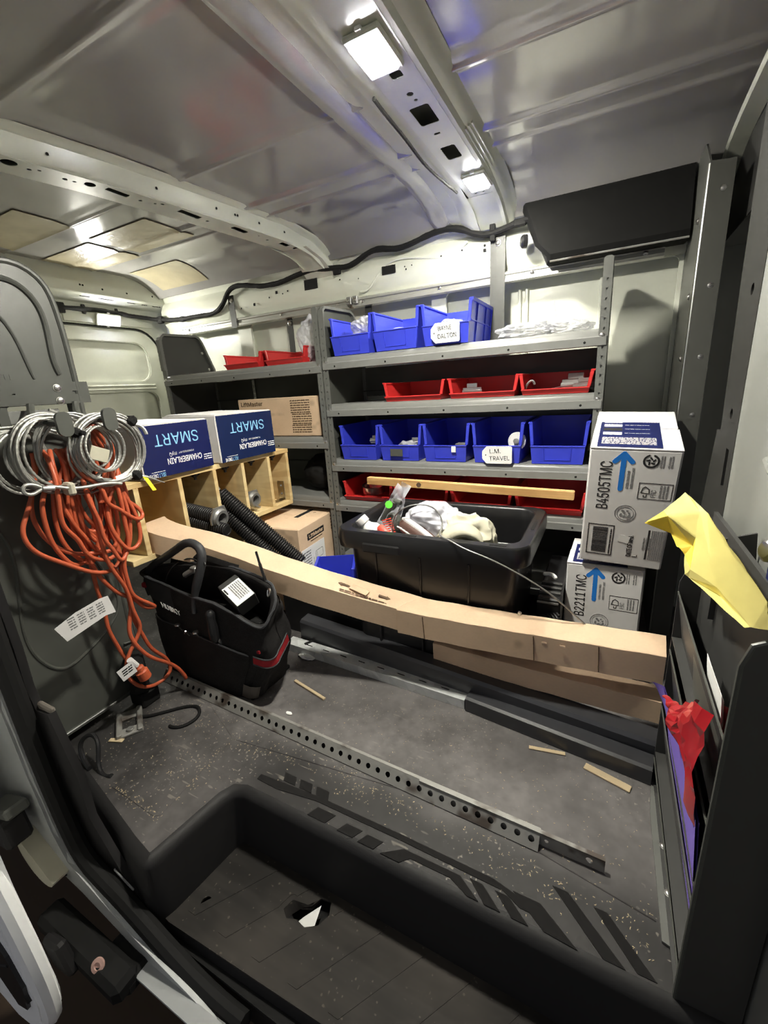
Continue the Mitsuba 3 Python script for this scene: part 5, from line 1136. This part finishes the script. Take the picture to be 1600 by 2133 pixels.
q = smoothpath([(.235, .9, 1.425), (.238, 1.2, 1.424), (.24, 1.45, 1.420), (.242, 1.62, 1.40), (.242, 1.74, 1.34)], 30)
part('partition', 'top_bow', grid(np.stack([q + A(-.022, 0, 0), q + A(-.018, 0, -.012), q + A(.02, 0, -.014), q + A(.03, 0, .01)], 1)), PAINT, 40)
part('partition', 'upper_panel', plate(sbox(.9, 1.2, 1.75, 1.45), A(.262, 0, 0), Y_, Z_, .003), DARKST, False)

# dark headliner box at the roof edge
k = thing('headliner_box', 'large dark grey padded panel at the roof corner above the partition end of the shelves', 'panel')
def prof(x, dy=0):
    s = .10 * np.clip(-x / .318, 0, 1)                                  # the left end leans in towards its foot
    return [(x, 1.765, 1.405), (x, 1.715 + dy, 1.418), (x, 1.670 + dy, 1.415), (x + s * .6, 1.630 + dy, 1.27), (x + s, 1.618 + dy, 1.228), (x + s, 1.626 + dy, 1.212), (x + s, 1.660, 1.206), (x + s, 1.70, 1.210), (x + s, 1.765, 1.22)]
xs = np.r_[-.318, -.308, np.linspace(-.298, .165, 12)]
part(k, 'cover', grid(np.array([prof(x, .03 if i == 0 else .008 if i == 1 else 0) for i, x in enumerate(xs)])), HEADL, 40)
e0 = np.array(prof(-.318, .03)); part(k, 'end_cap', trimesh.Trimesh(np.vstack([e0, e0.mean(0)]), [(i, (i + 1) % 9, 9) for i in range(9)], process=False), TRIM, False)
part(k, 'edge_strip', tube(np.array([(-.205, 1.626, 1.209), (-.05, 1.624, 1.209), (.165, 1.624, 1.209)]), .003, 6), RUST)
part(k, 'side_knob', tf(lathe([(0, 0), (.020, 0), (.020, .014), (.014, .02), (0, .02)], A(0, 0, 0), A(-1, -.4, 0), 20), None, (-.285, 1.665, 1.290)), BLKPL)

# file organiser
k = thing('file_organizer', 'black steel file organizer with tiered pockets on the partition', 'organizer')
RX = .145
nearp = Polygon([(RX, -.14), (RX, .548), (RX + .006, .570), (RX + .022, .580), (.218, .590), (.218, -.14)])
part(k, 'end_plate', plate(nearp, A(0, .512, 0), X_, Z_, .004), DARKST, 30)
part(k, 'end_plate_edge', tube(np.array([(RX, .510, -.13), (RX, .510, .2), (RX, .510, .545), (RX + .007, .510, .571), (RX + .022, .510, .580), (.218, .510, .590)]), .003, 8), PANELG)
part(k, 'end_plate', plate(Polygon([(RX, .0), (RX, .462), (.192, .60), (.192, 0)]), A(0, .912, 0), X_, Z_, .003), DARKST, 30)
part(k, 'back_plate', bx(.180, .186, .515, .908, 0, .605, 0), DARKST, False)
for z, h in ((.442, .10), (.314, .115), (.178, .12), (.044, .04)):
    pk = part(k, 'pocket', plate(sbox(.516, -h, .908, 0), A(RX, 0, z), Y_, A(-.16, 0, .987), .0015), DARKST, False)
    part(pk, 'pocket_floor', bx(RX, .182, .516, .908, z - h, z - h + .0015, 0), DARKST, False)
    part(pk, 'lip', tube(np.array([(RX, .516, z), (RX, .71, z), (RX, .908, z)]), .0016, 6), PANELG)
fp = Polygon([(.135, .572), (.134, .80), (.140, .868), (.172, .868), (.172, .60), (.166, .574), (.155, .566)])
f = part(k, 'foot_plate', plate(fp, A(0, 0, .001), X_, Y_, .004), FLANGE, 30, label='grey foot plate screwed to the floor')
for y in (.65, .735): part(f, 'screw', bolt(A(.152, y, .005), Z_, .006, .003), CHROME)
k = thing('paper_folder', 'purple paper folder in a lower pocket of the organizer', 'folder')
n = 16; yy_ = np.linspace(.53, .945, n)
pz = np.array([np.interp(yy_, [.53, .66, .80, .87, .945], [.300, .298, .272, .258, .205]), np.interp(yy_, [.53, .8, .945], [.12, .14, .197])])
S = np.array([[(.137 + .003 * math.sin(i * .4) * (1 - j / 5) - (.010 if i > 12 else 0) * (1 - j / 5) + .016 * j / 5, yy_[i], pz[0][i] + (pz[1][i] - pz[0][i]) * j / 5) for j in range(6)] for i in range(n)])
obj(k, cat(grid(S), grid(S + A(.004, 0, -.002))), PURPLE, True)
k = thing('plastic_bag', 'crumpled shiny red plastic bag stuffed in the organizer', 'plastic bag')
yl = np.linspace(.825, .535, 20); ml = np.linspace(0, 1, 9)
lo = np.interp(-yl, [-.825, -.74, -.66, -.60, -.53, -.49], [.262, .285, .300, .298, .285, .270]); hi = np.interp(-yl, [-.825, -.76, -.70, -.63, -.57, -.49], [.266, .302, .345, .405, .448, .462])
S = np.array([[(.140, y, l + (h - l) * t) for t in ml] for y, l, h in zip(yl, lo, hi)])
rid = np.abs(meshkit.fbm(S * A(1, 16, 16) + 3, 2, 9) - .5) * 2
S2 = S + np.stack([-.008 - .024 * (rid - .35) - .008 * np.sin(np.pi * ml)[None] * np.ones((20, 1)), .012 * (meshkit.noise(S * 40, 5) - .5), .012 * (meshkit.noise(S * 40, 6) - .5)], -1)
obj(k, cat(grid(S2), grid(S2 * A(0, 1, 1) + A(.158, 0, 0) - (S2 * A(1, 0, 0) - A(.14, 0, 0)) * .3)), REDBAG, 12)
k = thing('paper_sheet', 'white papers in the upper pocket of the organizer', 'paper')
obj(k, cat(*[plate(sbox(.57 + .01 * i, .36, .66 + .02 * i, .462 - .010 * i), A(.196 + .003 * i, 0, 0), Y_, A(-.1, 0, 1), .0006) for i in range(3)]), WHITE, False)
hw('paper_folder', 'grey-green folder in the upper pocket, beside the white papers', 'folder', plate(sbox(.55, .30, .74, .42), A(.191, 0, 0), Y_, A(-.1, 0, 1), .002), PANELG)
# yellow envelope on the organizer
k = thing('envelope', 'big creased yellow envelope lying over the organizer', 'envelope')
EV = dict(A=(0.067, 0.800, 0.607), B=(0.092, 0.805, 0.629), C=(0.118, 0.800, 0.663), D=(0.128, 0.785, 0.655), N=(0.132, 0.755, 0.644), E=(0.140, 0.745, 0.646), S=(0.097, 0.785, 0.626), T=(0.132, 0.765, 0.587), O=(0.130, 0.742, 0.607), M=(0.105, 0.790, 0.596), L=(0.112, 0.775, 0.580), L2=(0.115, 0.765, 0.581), K=(0.122, 0.760, 0.572), J=(0.122, 0.735, 0.550), I=(0.127, 0.728, 0.548), P=(0.126, 0.722, 0.564), Q=(0.146, 0.655, 0.569), Q2=(0.152, 0.662, 0.554), R=(0.154, 0.535, 0.579), H=(0.152, 0.550, 0.570), F=(0.137, 0.450, 0.649), G=(0.148, 0.470, 0.612), W=(0.144, 0.600, 0.635), V=(0.142, 0.685, 0.593))
def facets(names, th=.0012):
    ix = sorted({q for n in names for q in n.split()})
    P = np.array([EV[q] for q in ix]); F = [tuple(ix.index(q) for q in n.split()) for n in names]
    m = trimesh.Trimesh(P, F, process=False)
    for _ in range(3): m = m.subdivide()
    v = np.array(m.vertices)
    w = (meshkit.fbm(v * 45, 3, 2) - .5) * .006
    v = v + w[:, None] * A(.5, -1, .3)
    front = trimesh.Trimesh(v, m.faces, process=False)
    return cat(front, trimesh.Trimesh(v + A(th, th * 2, -th), m.faces[:, ::-1], process=False))
part(k, 'upper_flap', facets(['B C S', 'S C N', 'C D N', 'S N O', 'S O T']), YELLOW, True)
part(k, 'tip', facets(['A B S', 'A S M']), M('paper_yellow_deep', (.66, .50, .055), .65), True)
part(k, 'inner_fold', facets(['S T M', 'M T L', 'L T L2', 'L2 T K', 'K T P', 'T O P']), 'paper_yellow_deep', True)
part(k, 'front', facets(['N D E', 'N E V', 'O N V', 'O V P', 'P V Q', 'V E W', 'V W Q', 'Q W R', 'W E F', 'W F R', 'R F G']), YELLOW, True)
part(k, 'lower_edge', facets(['K P J', 'J P I', 'I P Q', 'I Q Q2', 'Q2 Q R', 'I Q2 H', 'Q2 R H']), YELLOW, True)
# bracket and bolt beside it
k = thing('bracket', 'dark mounting plate with a bright bolt between the envelope and the partition', 'bracket')
obj(k + '__plate', plate(Polygon([(.172, .59), (.215, .605), (.23, .45), (.172, .45)]), A(0, .80, 0), X_, Z_, .004), DARKST, 30)
part(k, 'bolt', cat(lathe([(0, 0), (.014, 0), (.014, .010), (.009, .014), (0, .015)], A(.186, .615, .640), A(-1, -.3, .2), 18), cyl((.19, .617, .645), (.215, .625, .652), .008)), CHROME)
hw('clip', 'blue plastic clip behind the yellow envelope', 'clip', bx(.182, .188, .58, .62, .585, .632, .002), NAVY)
hw('pale_strip', 'pale grey angled strip on the partition above the envelope', 'strip', tube(np.array([(.205, .60, .690), (.205, .50, .685), (.205, .42, .66)]), .006, 6), FLANGE)

# ------------------------------------------------------------------ sliding door, rollers outside
holder('door_2', 'white lower corner of the open sliding door')
dpoly = Polygon([(-.742, .60), (-.735, .172), (-.712, -.012), (-.714, -.040), (-.73, -.085), (-.80, -.165), (-.87, -.20), (-1.6, -.22), (-1.6, .60)])
part('door_2', 'panel', plate(dpoly, A(0, .135, 0), X_, Z_, .03), DOORP, 40)
part('door_2', 'panel_edge', tube(smoothpath([(-.742, .60), (-.735, .172), (-.712, -.012), (-.73, -.085), (-.80, -.165), (-.87, -.20)], 40)[:, [0, 0, 1]] * A(1, 0, 1) + A(0, .120, 0), .014, 8), DOORP)
lt = part('door_2', 'latch', plate(Polygon([(-.84, .055), (-.775, .095), (-.742, .066), (-.728, .022), (-.722, .012), (-.730, -.014), (-.727, -.028), (-.742, -.036), (-.750, -.064), (-.795, -.092), (-.88, -.03)]), A(0, .138, 0), X_, Z_, .008 + .03), BLKPL, 30, label='black latch on the door edge')
part(lt, 'rib', tf(bx(-.03, .03, -.004, .0, -.002, .002, .001), rot(Y_, -38), (-.772, .102, .025)), TRIM)
k = thing('roller_bracket', 'dark steel roller bracket below the door pillar at the left edge', 'bracket')
part(k, 'arm', tf(bx(-.16, .055, -.025, .02, -.030, .030, .006), rot(Y_, -12), (-1.03, .215, .045)), TRIM)
part(k, 'cap', tf(bx(-.05, .05, -.02, .02, .0, .022, .004), rot(Y_, -20), (-1.015, .222, .075)), PANELG)
hw('foam_block', 'cream foam block under the door pillar', 'foam', cat(*[tf(plate(Polygon([(.055, .0)] + [(.085 * math.cos(a) * .75, -.052 * math.sin(a)) for a in np.linspace(.0, 3.14, 14)] + [(-.06, .02)]), A(0, 0, 0), X_, Z_, .03), rot(Y_, 24), (-.985, .250, -.045))]), FOAM)
k = thing('door_roller', 'black door roller arm with a rusty bolt across the sill', 'arm')
part(k, 'arm', tf(bx(-.22, .045, -.02, .03, -.026, .018, .010), rot(Y_, 2), (-.745, .205, -.165)), BLKMT)
part(k, 'arm', bx(-.80, -.70, .20, .30, -.20, -.165, .01), BLKMT)
part(k, 'bolt', tf(lathe([(0, .0), (.012, 0), (.012, .004), (.006, .005), (.005, .002), (0, .002)], A(0, 0, 0), A(.3, -.6, .5), 18), None, (-.765, .20, -.145)), M('rusty_pink', (.45, .28, .24), .6))
part(k, 'bolt', tf(lathe([(0, .0), (.007, 0), (.006, .003), (0, .003)], A(0, 0, 0), A(.3, -.6, .5), 14), None, (-.735, .195, -.155)), PANELG)
part(k, 'hinge_plate', tf(bx(-.035, .035, -.01, .01, -.04, .03, .006), rot(Y_, -20), (-.86, .18, -.15)), TRIM)

# ------------------------------------------------------------------ repeats share a group
GROUPS = {'wire_rope_coil': 'wire rope coils on the hooks', 'interior_lamp': 'interior lamps', 'sound_deadening_pad': 'sound deadening pads on the roof', 'torsion_spring': 'black torsion springs',
          'utility_hook': 'utility hooks', 'metal_track': 'metal tracks on the floor', 'wood_splinter': 'wood splinters on the mat', 'mounting_rail': 'mounting rails on the wall', 'steel_strap': 'steel straps on the wall',
          'long_carton': 'long brown cartons', 'perforated_angle': 'perforated angle pieces', 'shelving_unit': 'steel shelving units', 'drill_bit': 'bits in the front pocket', 'paper_scrap': 'white paper scraps', 'plastic_bag': 'clear and coloured plastic bags'}
for _k in list(labels):
    if 'category' not in labels[_k]: continue
    _b = _k[:-4] if _k[-4:-3] == '_' and _k[-3:].isdigit() else _k
    if _b in GROUPS: labels[_k]['group'] = GROUPS[_b]
    if _b == 'storage_bin':
        _l = labels[_k]['label']
        labels[_k]['group'] = 'blue bins on the top shelf' if 'top shelf' in _l else 'red bins on top of the rear unit' if 'on top of' in _l else 'blue bins in the row of five' if 'blue' in _l and 'floor' not in _l else 'red bins on the second shelf' if 'second shelf' in _l else 'red bins on the lowest visible shelf' if 'red' in _l else 'bins on the floor'
    if _b == 'carton' and 'SMART' in labels[_k]['label']: labels[_k]['group'] = 'navy SMART cartons'
    if _b == 'carton' and 'white' in labels[_k]['label']: labels[_k]['group'] = 'white opener cartons'
